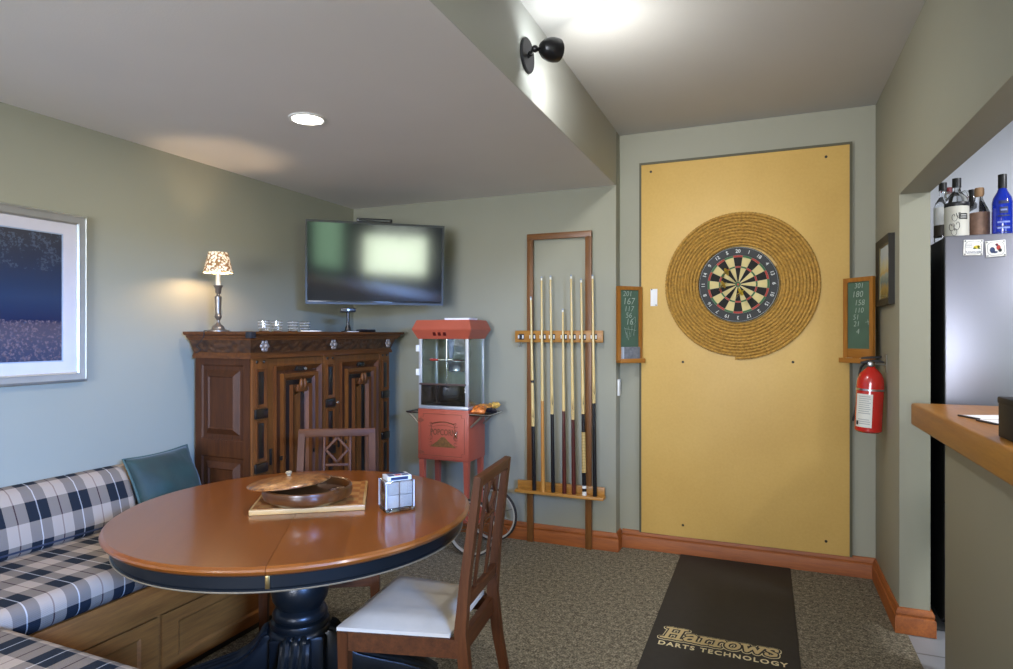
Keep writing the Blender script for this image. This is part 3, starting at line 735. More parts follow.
obj('top_plate', box(B(), -.048, .048, -.035, .035, .128, .156, .006), M_black, t); obj('status_light', cyl(B(), .006, 0, .002, 12, T(0, -.0345, .142) @ RX(PI/2)), M_steel, t)
t = thing('remote_control', 'black remote control lying flat on the armoire beside the pedestal', 'remote control', (-2.505, on_x(366, -2.505), AT), PI/2-.1)
obj('case', box(B(), -.075, .075, -.022, .022, 0, .018, .005), M_black, t)
bm = B()
for i in range(6):
    for j in range(3): box(bm, -.06+i*.022, -.05+i*.022, -.014+j*.011, -.007+j*.011, .018, .020)
obj('buttons', bm, plain('rc_buttons', '#77777a', .5), t)
t = thing('white_card', 'white folded card lying on the armoire by the foot of the black pedestal', 'card', (-2.475, on_x(353, -2.475), AT), PI/2+.1)
obj('lower_leaf', box(B(), -.04, .04, -.02, .02, 0, .002), M_paper, t); obj('upper_leaf', box(B(), -.04, .04, -.02, .02, .0, .0015, 0, T(0, 0, .003) @ RX(.06)), M_paper, t)

# ---------------------------------------------------------------- television
Lp, Rp = Vector((-.676, .803))*4.05, Vector((-.5046, .943))*4.05
wv = Rp-Lp; TW = wv.length; cxy = (Lp+Rp)/2; THt = .538
tv = thing('television', 'flat screen television tilted down in the corner above the armoire', 'tv', (cxy.x, cxy.y, 1.618), rot=(0, 0, 0))
tv.rotation_euler = Euler((math.radians(6.0), 0, math.atan2(wv.y, wv.x)))
bm = B(); ring(bm, -TW/2, TW/2, 0, THt, .012, -.004, -.002, .03, wz=.014); obj('bezel', bm, plain('tv_bezel', '#08080a', .4), tv)
k = N('tv_screen'); k.b.inputs['Base Color'].default_value = (.012, .013, .016, 1); k.b.inputs['Roughness'].default_value = .09; k.b.inputs['Specular IOR Level'].default_value = .5; k.b.inputs['IOR'].default_value = 1.62
obj('screen', box(B(), -TW/2+.011, TW/2-.011, .0, .006, .022, THt-.013), k.m, tv)
obj('lower_trim', box(B(), -TW/2+.012, TW/2-.012, -.003, .004, .012, .022, .002), plain('gloss_trim', '#3b3d42', .1, .5), tv)
obj('back_shell', box(B(), -TW/2+.01, TW/2-.01, .006, .045, .01, THt-.01, .008), M_blackm, tv)
bm = B(); box(bm, -.12, .12, .045, .075, .12, .36, .003); box(bm, -.02, .02, .07, .30, .22, .27, .004)
obj('wall_mount', bm, M_blackm, tv)
t = thing('sensor_bar', 'black slim bar resting on the top edge of the television', 'sensor bar', tv.matrix_basis @ Vector((-.015, .02, THt)), rot=tv.rotation_euler)
obj('bar_case', box(B(), -.115, .115, -.018, .022, 0, .026, .006), M_black, t); obj('bar_lens', box(B(), -.10, .10, -.0195, -.017, .008, .018), plain('dark_lens', '#1b1d22', .1), t)

# ---------------------------------------------------------------- popcorn cart and machine
M_pop = plain('popcorn_red', '#a84f38', .45, var=.05, coat=.1)
M_popd = plain('popcorn_print', '#6b3a1c', .6)
ct = thing('popcorn_cart', 'orange red popcorn cart on legs and spoked wheels against the back wall', 'cart', (-2.170, 3.70, 0))
CW, CD, z0, z1 = .378, .262, .584, .922
obj('cart_body', box(B(), 0, CW, 0, CD, z0, z1, .005), M_pop, ct)
cd_ = obj('cart_door', box(B(), .008, CW-.008, -.007, 0, z0+.012, z1-.012, .004), M_pop, ct)
bm = B(); fx0, fx1, fz0, fz1 = .026, CW-.026, z0+.032, z1-.03
pts = [(fx0+.02, fz0), (fx1-.02, fz0), (fx1-.02, fz0+.02), (fx1, fz0+.02), (fx1, fz1-.02), (fx1-.02, fz1-.02), (fx1-.02, fz1), (fx0+.02, fz1), (fx0+.02, fz1-.02), (fx0, fz1-.02), (fx0, fz0+.02), (fx0+.02, fz0+.02)]
tube(bm, [(x, -.0075, z) for x, z in pts], .0016, 4, closed=True)
obj('door_border', bm, M_popd, cd_)
cx, cz = CW/2+.005, z0+.165
bm = B(); hw = .098
prism(bm, [(cx-hw, cz-.075), (cx+hw, cz-.075), (cx+.04, cz-.035), (cx+.012, cz-.008), (cx-.012, cz-.008), (cx-.04, cz-.035)], -.0085, -.0068)
obj('emblem_pile', bm, plain('emblem_brown', '#6f4a1e', .6, var=.3, scale=80), cd_)
bm = B(); merge(bm, text_bm('POPCORN', .042, .0008, .0008), T(cx, -.0076, cz+.022) @ RX(PI/2) @ Matrix.Diagonal((.95, 1.35, 1, 1)))
merge(bm, text_bm('FRESH', .022, .0008, .0003, space=1.3), T(cx, -.0076, cz+.066) @ RX(PI/2))if False else None
def scroll(x, z, s, f):
    return [(x+f*s*(.2+.8*t)*math.cos(t*5.5), -.0078, z+s*(.2+.8*t)*math.sin(t*5.5)) for t in [i/22 for i in range(23)]]
for sx_ in (-1, 1):
    for zz, s in ((cz+.078, .020), (cz-.008, .022), (cz-.050, .018)): tube(bm, scroll(cx+sx_*.094, zz, s, sx_), .0018, 4)
    tube(bm, [(cx+sx_*(.094-.012*math.sin(t*PI)), -.0078, cz-.03+.11*t) for t in [i/10 for i in range(11)]], .0016, 4)
tube(bm, [(cx-.085+.17*t, -.0078, cz+.078+.014*math.sin(t*PI)) for t in [i/14 for i in range(15)]], .004, 4)
tube(bm, [(cx-.085+.17*t, -.0078, cz+.056+.014*math.sin(t*PI)) for t in [i/14 for i in range(15)]], .0014, 4)
obj('emblem', bm, M_popd, cd_, label='brown scrolled POPCORN emblem')
for z in (z0+.05, z1-.075):
    bm = B(); prism(bm, [(.010, z-.012), (.03, z-.014), (.055, z), (.03, z+.014), (.010, z+.012)], -.010, -.006)
    obj('hinge', bm, bpy.data.materials.get('hinge_brown') or plain('hinge_brown', '#84412a', .5), cd_)
obj('door_handle', tube(B(), smooth_path([(CW-.075, -.007, cz-.01), (CW-.075, -.028, cz-.002), (CW-.075, -.028, cz+.028), (CW-.075, -.007, cz+.036)]), .004, 8), M_chrome, cd_)
for x, y in ((.006, .006), (CW-.042, .006), (.006, CD-.042), (CW-.042, CD-.042)):
    right = x > .1; zb = .19 if right else 0
    bm = B(); t_ = .036; s = B()
    lo = .008
    P = [(x+lo, y+lo, zb), (x+t_-lo, y+lo, zb), (x+t_-lo, y+t_-lo, zb), (x+lo, y+t_-lo, zb), (x, y, z0), (x+t_, y, z0), (x+t_, y+t_, z0), (x, y+t_, z0)]
    v = [bm.verts.new(p) for p in P]
    for q in ((0, 1, 2, 3), (4, 5, 6, 7), (0, 1, 5, 4), (1, 2, 6, 5), (2, 3, 7, 6), (3, 0, 4, 7)): bm.faces.new([v[i] for i in q])
    obj('leg', bm, M_pop, ct)
bm = B(); box(bm, .02, CW-.02, .012, .032, .21, .24, .003); box(bm, .02, CW-.02, CD-.032, CD-.012, .21, .24, .003); box(bm, CW-.045, CW+.06, .008, CD-.008, .185, .205, .003)
obj('lower_frame', bm, M_pop, ct)
WX, WR = .427, .183
obj('axle', cyl(B(), .008, -.06, CD+.03, 12, T(WX, 0, WR) @ RX(-PI/2)), M_steel, ct)
M_tyre = plain('tyre', '#26221e', .7); M_rim = plain('rim_cream', '#bdb7a6', .3, .3)
for y in (-.055, CD+.012):
    Mw = T(WX, y, WR) @ RX(-PI/2)
    wh = obj('wheel', lathe(B(), [(WR-.022, -.008), (WR-.012, -.010), (WR-.012, .010), (WR-.022, .008), (WR-.022, -.008)], 48, Mw), M_rim, ct, label='pale rim')
    obj('tyre', lathe(B(), [(WR-.013, -.009), (WR-.004, -.009), (WR, -.004), (WR, .004), (WR-.004, .009), (WR-.013, .009)], 48, Mw), M_tyre, wh)
    bm = B()
    for k in range(12):
        q = k*PI/6+.2; tube(bm, [Mw @ Vector((.015*math.cos(q), .015*math.sin(q), 0)), Mw @ Vector(((WR-.02)*math.cos(q), (WR-.02)*math.sin(q), 0))], .0022, 6)
    obj('spokes', bm, M_chrome, wh); obj('hub', cyl(B(), .020, -.016, .016, 20, Mw, bev=.003), M_pop, wh)
M_tray = plain('tray_brown', '#3a2a20', .35, .3)
for s in (-1, 1):
    x0, x1 = (CW, CW+.135) if s > 0 else (-.095, 0)
    ty = obj('side_tray', box(B(), x0, x1, .012, CD-.01, .888, .895, .002), M_tray, ct)
    bm = B(); tube(bm, [(x0, .010, .897), (x1, .010, .897)], .005, 8); tube(bm, [(x0, CD-.008, .897), (x1, CD-.008, .897)], .005, 8)
    xe = x1 if s > 0 else x0
    tube(bm, [(xe, .010, .897), (xe, CD-.008, .897)], .005, 8); obj('tray_rail', bm, M_chrome, ty)
    xi = x0 if s > 0 else x1
    for y in (.03, CD-.03):
        obj('tray_strut', tube(B(), [(xi, y, .81), (xi+s*.085, y, .886)], .007, 8), bpy.data.materials.get('strut') or plain('strut', '#8d8271', .35, .7), ty)
M_al = plain('aluminium', '#c9ccce', .35, .6)
pm = thing('popcorn_machine', 'glass sided popcorn machine with an orange red hood on top of the cart', 'popcorn machine', (-2.170, 3.70, z1+.0005))
obj('floor_pan', box(B(), .004, CW-.004, .004, CD-.004, 0, .022, .003), M_al, pm)
for x in (.004, CW-.026):
    for y in (.004, CD-.020): obj('corner_post', box(B(), x, x+(.022 if y < .1 else .010)*(1), y, y+.016, .022, .478, .001, T((.012 if (y > .1 and x > .1) else 0), 0, 0)), M_al, pm)
TG = thin_glass('popcorn_glass', (.93, .96, .94), .08)
obj('front_glass', box(B(), .026, CW-.026, .006, .009, .17, .478), TG, pm)
obj('side_glass', box(B(), CW-.010, CW-.007, .02, CD-.012, .022, .478), TG, pm); obj('side_glass', box(B(), .006, .009, .02, CD-.012, .022, .478), TG, pm)
obj('back_glass', box(B(), .02, CW-.02, CD-.010, CD-.007, .022, .478), TG, pm)
flap = obj('smoked_flap', box(B(), .022, CW-.026, .001, .005, .026, .168, .002, T(0, 0, 0)), thin_glass('smoked', (.48, .43, .41), .2), pm)
obj('flap_bar', box(B(), .012, CW-.018, -.006, .008, .160, .172, .003), plain('flap_bar', '#4b3a35', .4), flap)
for z in (.245, .405): obj('hinge', box(B(), -.014, .010, -.006, .006, z-.022, z+.022, .003), M_white, pm)
hood = [(0, .468), (.032, .532), (.008, .594)]
bm = B(); rg = []
for d, z in hood: rg.append([bm.verts.new(p) for p in ((-d, -d, z), (CW+d, -d, z), (CW+d, CD+d, z), (-d, CD+d, z))])
for A, C in zip(rg, rg[1:]):
    for i in range(4): bm.faces.new([A[i], A[(i+1) % 4], C[(i+1) % 4], C[i]])
bm.faces.new(rg[0][::-1]); bm.faces.new(rg[-1]); bmesh.ops.bevel(bm, geom=list(bm.edges), offset=.003, segments=2, affect='EDGES')
hd = obj('hood', bm, M_pop, pm)
sl = math.atan2(.030, .055)
M_sw = plain('switch_red', '#571813', .3)
for k in range(3): obj('switch', box(B(), -.011, .011, -.005, .001, -.013, .013, .003, T(.135+.038*k, -.0165, .502) @ RX(sl)), M_sw, hd)
bm = B(); su = math.atan2(.022, .053)
def hood_text(s, size, M): merge(bm, text_bm(s, size, .0006, .0002, space=1.25), M)
hood_text('POPCORN', .030, T(CW/2, -.0195, .556) @ RX(PI/2-su-.0) )
hood_text('POPCORN', .026, T(CW+.0195, CD/2, .556) @ RZ(PI/2) @ RX(PI/2-su))
for x in (.03, CW-.03): tube(bm, scroll(x, .505, .014, 1 if x < .1 else -1), .001, 4) if False else None
obj('hood_lettering', bm, plain('hood_print', '#8a3a24', .5), hd)
kt = obj('kettle', lathe(B(), [(0, .245), (.052, .245), (.060, .252), (.060, .305), (.064, .31), (.064, .318), (0, .32)], 32, T(.225, .14, 0)), M_steel, pm)
obj('kettle_lid', lathe(B(), [(0, .318), (.058, .318), (.05, .328), (.012, .334), (0, .335)], 32, T(.225, .14, 0)), M_chrome, kt)
bm = B(); prism(bm, [(-.022, .478), (.022, .478), (.016, .38), (.010, .335), (-.010, .335), (-.016, .38)], -.006, .006, T(.20, .10, 0)); obj('hanger_arm', bm, plain('hanger_blue_steel', '#8b97ad', .35, .6), pm)
bm = B(); tube(bm, [(.225, .08, .325), (.10, .05, .327)], .004, 8); obj('kettle_lever', bm, M_steel, pm)
obj('lever_grip', tube(B(), [(.125, .056, .3265), (.07, .043, .328)], .008, 10), plain('grip_red', '#b3271f', .4), pm)
obj('agitator_rod', cyl(B(), .006, .11, .478, 12, T(.135, .16, 0)), M_chrome, pm)
bm = B(); tube(bm, smooth_path([(.29, .16, .32), (.31, .18, .37), (.27, .2, .42), (.30, .2, .478)]), .005, 8); obj('heater_cable', bm, M_blackm, pm)
t = thing('booklet', 'white booklet lying on the hood of the popcorn machine', 'booklet', (-2.170+.26, 3.70+.13, z1+.5950), .05)
obj('pages', box(B(), -.09, .09, -.07, .07, 0, .012), M_paper, t); bm = B(); box(bm, -.092, .092, -.072, .072, .012, .0135); obj('cover', bm, M_white, t)
# snack bags on the right tray
def bag(name, label, loc, rz, sx_, sy_, sz_, col, stripe):
    t = thing(name, label, 'snack bag', loc, 0, 'snack bags on the cart tray', rot=(.25*math.sin(rz*7), .3*math.cos(rz*5), rz)); bm = B(); n = 10; top, bot = [], []
    for side, L_ in ((1, top), (-1, bot)):
        for j in range(n+1):
            row = []
            for i in range(n+1):
                u, v_ = i/n*2-1, j/n*2-1; hgt = max(0, (1-u**4)*(1-v_**2))**.4
                wob = .42*math.sin(9*u+4*v_+rz*9)*math.sin(8*v_-rz*5+2*u)
                row.append(bm.verts.new((u*sx_*(1-.08*(1-abs(v_))), v_*sy_, sz_*(1+side*hgt*(1+wob)) if side > 0 else sz_*(1-hgt))))
            L_.append(row)
    for L_ in (top, bot):
        for j in range(n):
            for i in range(n): bm.faces.new([L_[j][i], L_[j][i+1], L_[j+1][i+1], L_[j+1][i]])
    bmesh.ops.remove_doubles(bm, verts=bm.verts, dist=.0004)
    b_ = obj('pouch', bm, plain(name+col, col, .35, var=.6, scale=38, coat=.3), t, smooth=12)
    bm = B()
    for v_ in (-1, 1): box(bm, -sx_*.95, sx_*.95, v_*sy_-.006, v_*sy_+.006, sz_-.001, sz_+.001)
    obj('seal', bm, plain(name+stripe, stripe, .35), t)
    return t
tz = .8955
bag('snack_bag', 'orange snack bag at the front of the cart tray', (-2.170+.425, 3.70+.065, tz+.010), .3, .048, .055, .021, '#c9702a', '#8f3d18')
bag('snack_bag', 'amber snack bag behind the orange one on the cart tray', (-2.170+.43, 3.70+.16, tz+.010), -.3, .045, .05, .022, '#cf8a3c', '#a8552a')
bag('snack_bag', 'yellow snack bag heaped at the back of the cart tray', (-2.170+.465, 3.70+.218, tz+.018), .8, .040, .045, .022, '#d3a54e', '#b8863a')
bag('snack_bag', 'dark navy snack bag at the outer edge of the cart tray', (-2.170+.488, 3.70+.12, tz+.004), 1.4, .04, .026, .016, '#1d1c26', '#2b2b3a')

# ---------------------------------------------------------------- banquette
bn = thing('banquette_bench', 'oak panelled banquette base running along the left wall', 'bench', (-2.265, 2.475, 0), 0)
def bx(b, x0, x1, y0, y1, za, zb, bev=.003): return box(b, x0+2.265, x1+2.265, y0-2.475, y1-2.475, za, zb, bev)
bm = B(); bx(bm, -2.925, -2.285, .56, 2.470, 0, .405, 0); obj('carcass', bm, M_bench, bn)
bm = B(); bx(bm, -2.285, -2.265, 1.215, 2.475, .285, .414); obj('top_rail', bm, M_bench, bn)
for a, b_ in ((1.225, 1.815), (1.835, 2.470)):
    bm = B(); Mq = T(.0, a-2.475, 0) @ RZ(PI/2); L_ = b_-a
    ring(bm, 0, L_, .03, .278, .075, .003, .003, .02, M=Mq, wz=.05); ring(bm, .075, L_-.075, .08, .228, .012, .003, .010, .02, M=Mq); box(bm, .08, L_-.08, .010, .02, .085, .223, M=Mq)
    obj('front_panel', bm, M_bench, bn)
bm = B(); bx(bm, -2.29, -2.28, 1.215, 2.475, 0, .03, 0); obj('toe_board', bm, M_blackm, bn)
bm = B(); bx(bm, -2.971, -2.918, .56, 2.475, .40, .776); obj('back_board', bm, plain('back_board_tan', '#a58a68', .5), bn, label='tan back board')
bm = B(); bx(bm, -2.917, -1.40, .56, 1.18, 0, .405, 0); obj('return_carcass', bm, M_bench, bn)
bm = B(); bx(bm, -2.26, -1.40, 1.18, 1.20, .285, .414); obj('return_rail', bm, M_bench, bn)
bm = B(); Mq = T(-1.40+2.265, 1.20-2.475, 0) @ RZ(PI); L_ = .855
ring(bm, 0, L_, .03, .278, .075, .003, .003, .02, M=Mq, wz=.05); box(bm, .07, L_-.07, .010, .02, .075, .233, M=Mq); obj('return_panel', bm, M_bench, bn)

def rrect(w, h, r, n=6, r_top_front=None):
    pts = []
    for cx, cy, a0, rr in ((w-r, r, -PI/2, r), (w-r, h-r, 0, r), (r, h-r, PI/2, r), (r, r, PI, r)):
        for i in range(n+1):
            a = a0+PI/2*i/n; pts.append((cx+rr*math.cos(a), cy+rr*math.sin(a)))
    return pts
def cushion(name, prof, L, M, m, u0=0, v0=0, crown=.0, er=.03):
    """prof (a, z) closed, swept along local y for L with rounded ends; uv in metres"""
    me = bpy.data.meshes.new(name); bm = B(); uvl = bm.loops.layers.uv.new('UVMap')
    n = len(prof); cx = sum(p[0] for p in prof)/n; cz = sum(p[1] for p in prof)/n
    per = [0]
    for i in range(n): a, b = prof[i], prof[(i+1) % n]; per.append(per[-1]+math.hypot(b[0]-a[0], b[1]-a[1]))
    st = [(0, 1-er*1.6/.25)] ; st = []
    for k in range(6):
        q = k/5*PI/2; st.append((er*(1-math.sin(q)), er*(1-math.cos(q))))
    st = sorted(st)
    ys = [(y, s) for y, s in st]+[(er+(L-2*er)*i/14, 0) for i in range(1, 14)]+[(L-y, s) for y, s in reversed(st)]
    rings = []
    for y, s in ys:
        rg = []
        for (a, z) in prof:
            d = math.hypot(a-cx, z-cz); f = max(.2, 1-s/max(d, .05)); sag = crown*math.sin(PI*y/L) if z > cz else 0
            rg.append(bm.verts.new(M @ Vector((cx+(a-cx)*f, y, cz+(z-cz)*f+sag))))
        rings.append(rg)
    for j in range(len(ys)-1):
        for i in range(n):
            k = (i+1) % n; f = bm.faces.new([rings[j][i], rings[j][k], rings[j+1][k], rings[j+1][i]])
            for lp_, uv in zip(f.loops, ((ys[j][0]+u0, per[i]+v0), (ys[j][0]+u0, per[i+1]+v0), (ys[j+1][0]+u0, per[i+1]+v0), (ys[j+1][0]+u0, per[i]+v0))): lp_[uvl].uv = uv
    for rg in (rings[0], rings[-1]):
        f = bm.faces.new(rg)
        for lp_, p in zip(f.loops, prof): lp_[uvl].uv = (p[0]+u0, p[1]+v0)
    return bm
# seat cushion along the wall: a = x from -2.80 (back) to -2.235 (front)
sp = rrect(.57, .118, .05, 7)
t = thing('seat_cushion', 'long plaid seat cushion on the bench along the left wall', 'cushion', (-2.812, 1.215, .4145))
obj('cover', cushion('c', sp, 1.255, I4, M_plaid, u0=.03, v0=.0635, crown=.006), M_plaid, t, smooth=60)
bm = B(); tube(bm, [(.560, .02+1.215*i/20, .030) for i in range(21)], .004, 6); obj('piping', bm, plain('piping_navy', '#1b2333', .8), t)
# back cushion leaning on the wall
bp = [(.0, 0), (.16, 0), (.18, .02), (.185, .06), (.165, .14), (.135, .205), (.105, .245), (.075, .262), (.045, .268), (.015, .262), (0, .24)]
t = thing('back_cushion', 'long plaid back cushion leaning on the left wall above the bench', 'cushion', (-2.917, .62, .5295))
obj('cover', cushion('c', bp, 1.465, I4, M_plaid, u0=.106, v0=.0935, er=.03), M_plaid, t, smooth=60)
bm = B(); tube(bm, [(.186, .03+1.40*i/20, .03) for i in range(21)], .004, 6); obj('piping', bm, bpy.data.materials['piping_navy'], t)
# return seat cushion
t = thing('seat_cushion', 'plaid seat cushion on the near return of the bench, partly out of view', 'cushion', (-1.395, .60, .4145))
obj('cover', cushion('c', rrect(.61, .115, .05, 7), 1.53, RZ(PI/2), M_plaid, u0=.05, v0=.0635, crown=.006), M_plaid, t, smooth=60)
bm = B(); tube(bm, [(-.02-1.49*i/20, .600, .030) for i in range(21)], .004, 6); obj('piping', bm, bpy.data.materials['piping_navy'], t)
# teal pillow
def pillow(w, h, d, n=18):
    bm = B(); g = {}
    for s in (1, -1):
        for j in range(n+1):
            for i in range(n+1):
                u, v_ = i/n*2-1, j/n*2-1
                e = (max(0, 1-u*u)*max(0, 1-v_*v_))**.42
                k = 1-.07*(1-u*u)*abs(v_)**3; k2 = 1-.07*(1-v_*v_)*abs(u)**3
                x, z = u*w/2*k2, v_*h/2*k
                y = s*d/2*e+.010*math.sin(5*u+2*v_)*e*math.cos(4*v_)
                g[(s, i, j)] = bm.verts.new((x, y, z))
    for s in (1, -1):
        for j in range(n):
            for i in range(n): bm.faces.new([g[(s, i, j)], g[(s, i+1, j)], g[(s, i+1, j+1)], g[(s, i, j+1)]])
    bmesh.ops.remove_doubles(bm, verts=bm.verts, dist=.0005); return bm
k = N('teal_velvet'); v = k.coord(); nz = k.noise(v, 7, 4)
k.l(k.ramp(nz, [(.3, hx('#081f1b')), (.7, hx('#12332d'))]), k.b.inputs['Base Color']); k.b.inputs['Roughness'].default_value = .7; k.b.inputs['Sheen Weight'].default_value = .15; k.bump(k.noise(v, 9, 3), .3, .02)
t = thing('throw_pillow', 'teal velvet throw pillow propped at the end of the bench', 'pillow', (-2.762, 2.262, .676), rot=(math.radians(-24), math.radians(-2), PI/2))
pw, ph = .36, .34
obj('cover', pillow(pw, ph, .14), k.m, t, smooth=80)
edge = []
for (u, v_) in [(-1+2*i/12, -1) for i in range(12)]+[(1, -1+2*i/12) for i in range(12)]+[(1-2*i/12, 1) for i in range(12)]+[(-1, 1-2*i/12) for i in range(12)]:
    kk = 1-.07*(1-u*u)*abs(v_)**3; k2 = 1-.07*(1-v_*v_)*abs(u)**3; edge.append((u*pw/2*k2, 0, v_*ph/2*kk))
obj('piping', tube(B(), edge, .005, 6, closed=True), plain('teal_piping', '#3a4f49', .7), t)

# ---------------------------------------------------------------- round table
TX, TY, TZ, TR = -1.645, 1.925, .765, .647
SA = math.atan2(.413, -.26)           # seam direction
def top_mat():
    k = N('table_cherry'); v = k.coord('Object', (22, 1.6, 22)); nz = k.noise(v, 2.0, 3, .5)
    tc = k.n('ShaderNodeTexCoord'); sp_ = k.n('ShaderNodeSeparateXYZ'); k.l(tc.outputs['Object'], sp_.inputs[0])
    pl = k.n('ShaderNodeTexWhiteNoise', noise_dimensions='1D'); k.l(k.math('FLOOR', k.math('DIVIDE', sp_.outputs[0], .105)), pl.inputs['W'])
    f = k.math('ADD', k.math('MULTIPLY', nz, .35), k.math('MULTIPLY', pl.outputs[0], .5))
    k.l(k.ramp(f, [(.0, hx('#6e380c')), (.9, hx('#854812'))]), k.b.inputs['Base Color'])
    k.b.inputs['Roughness'].default_value = .28; k.b.inputs['Coat Weight'].default_value = .5; k.b.inputs['Coat Roughness'].default_value = .09; return k.m
tb = thing('round_table', 'round pedestal table with a cherry top and black apron', 'table', (TX, TY, 0), SA-PI/2)
M_top = top_mat(); M_tblack = plain('table_black', '#0d1113', .34, coat=.05, spec=.35)
tprof = [(0, TZ-.030), (TR-.035, TZ-.030), (TR-.024, TZ-.030), (TR-.014, TZ-.028), (TR-.004, TZ-.020), (TR, TZ-.012), (TR-.003, TZ-.006), (TR-.010, TZ-.003), (TR-.013, TZ), (0, TZ)]
def half_disc(s):
    bm = B(); n = 48; rings = []
    a0 = -PI/2 if s > 0 else PI/2
    for r, z in tprof:
        if r < 1e-6: r = .0001
        rings.append([bm.verts.new((max(.0007, r*math.cos(-PI/2+PI*i/n))*s, r*math.sin(-PI/2+PI*i/n), z)) for i in range(n+1)])
    for A, C in zip(rings, rings[1:]):
        for i in range(n): bm.faces.new([A[i], A[i+1], C[i+1], C[i]])
    bm.faces.new([r[0] for r in rings]+[r[-1] for r in reversed(rings)])
    return bm
for s in (1, -1): obj('tabletop_leaf', half_disc(s), M_top, tb, smooth=35)
RA = TR-.035
obj('apron', lathe(B(), [(RA-.02, TZ-.030), (RA, TZ-.030), (RA, TZ-.070), (RA+.005, TZ-.073), (RA+.005, TZ-.082), (RA-.02, TZ-.082), (RA-.02, TZ-.030)], 96), M_tblack, tb)
obj('apron_bead', lathe(B(), [(RA+.0045, TZ-.077), (RA+.007, TZ-.0795), (RA+.005, TZ-.0825), (RA-.002, TZ-.0825), (RA+.0045, TZ-.077)], 96), plain('worn_bead', '#6e6049', .45), tb)
for s in (1, -1):
    bm = B(); box(bm, -.007, .007, s*(RA)-.004, s*RA+.004, TZ-.076, TZ-.032, .002)
    obj('apron_clip', bm, M_brass, tb)
obj('pedestal_column', lathe(B(), [(0, TZ-.03), (.11, TZ-.03), (.11, .70), (.085, .68), (.07, .62), (.068, .57), (.078, .548), (.074, .535), (.090, .510), (.104, .475), (.106, .445), (.100, .418), (.086, .398), (.082, .390), (.094, .380), (.102, .366), (.100, .354), (.092, .349), (.106, .342), (.110, .330), (.106, .318), (.116, .310), (.118, .300), (0, .300)], 40), M_tblack, tb)
bm = B(); box(bm, -.098, .098, -.098, .098, .03, .303, .012); obj('pedestal_block', bm, M_tblack, tb)
fp_top = [(.085, .300), (.112, .306), (.130, .300), (.150, .265), (.178, .236), (.216, .212), (.26, .196), (.32, .178), (.39, .158), (.46, .130), (.52, .090), (.548, .05), (.54, .01), (.52, .0)]
fp_bot = [(.46, .0), (.44, .03), (.40, .055), (.33, .075), (.26, .085), (.20, .09), (.15, .09), (.085, .08)]
fp = fp_top+fp_bot
for k in range(4):
    Mk = RZ(k*PI/2)
    bm = B(); prism(bm, fp, -.055, .055, Mk, bev=.008); lg = obj('foot', bm, M_tblack, tb)
    bm = B()
    for j in (-1, 0, 1):
        tube(bm, [Mk @ Vector((x, j*.030, z+.002)) for x, z in smooth_path([Vector((a, b, 0)) for a, b in fp_top[1:11]], 3) and [(q.x, q.y) for q in smooth_path([Vector((a, b, 0)) for a, b in fp_top[1:11]], 3)]], .012, 6)
    obj('reeding', bm, M_tblack, lg)

# ---------------------------------------------------------------- chairs
M_ch = wood('chair_brown', '#3a1d0b', '#562f14', .5, 'z', 1, 0, .08, .2)
M_chx = wood('chair_brown_x', '#3a1d0b', '#562f14', .5, 'x', 1, 0, .08, .2)
M_seat = plain('seat_cream', '#b5aa97', .55, var=.04, scale=20)
def taper(bm, c0, c1, s0, s1):
    (x0, y0, z0_), (x1, y1, z1_) = c0, c1
    P = [(x0-s0[0], y0-s0[1], z0_), (x0+s0[0], y0-s0[1], z0_), (x0+s0[0], y0+s0[1], z0_), (x0-s0[0], y0+s0[1], z0_),
         (x1-s1[0], y1-s1[1], z1_), (x1+s1[0], y1-s1[1], z1_), (x1+s1[0], y1+s1[1], z1_), (x1-s1[0], y1+s1[1], z1_)]
    v = [bm.verts.new(p) for p in P]
    for q in ((3, 2, 1, 0), (4, 5, 6, 7), (0, 1, 5, 4), (1, 2, 6, 5), (2, 3, 7, 6), (3, 0, 4, 7)): bm.faces.new([v[i] for i in q])
    return bm
def bev(bm, o): bmesh.ops.bevel(bm, geom=list(bm.edges), offset=o, segments=2, affect='EDGES'); return bm
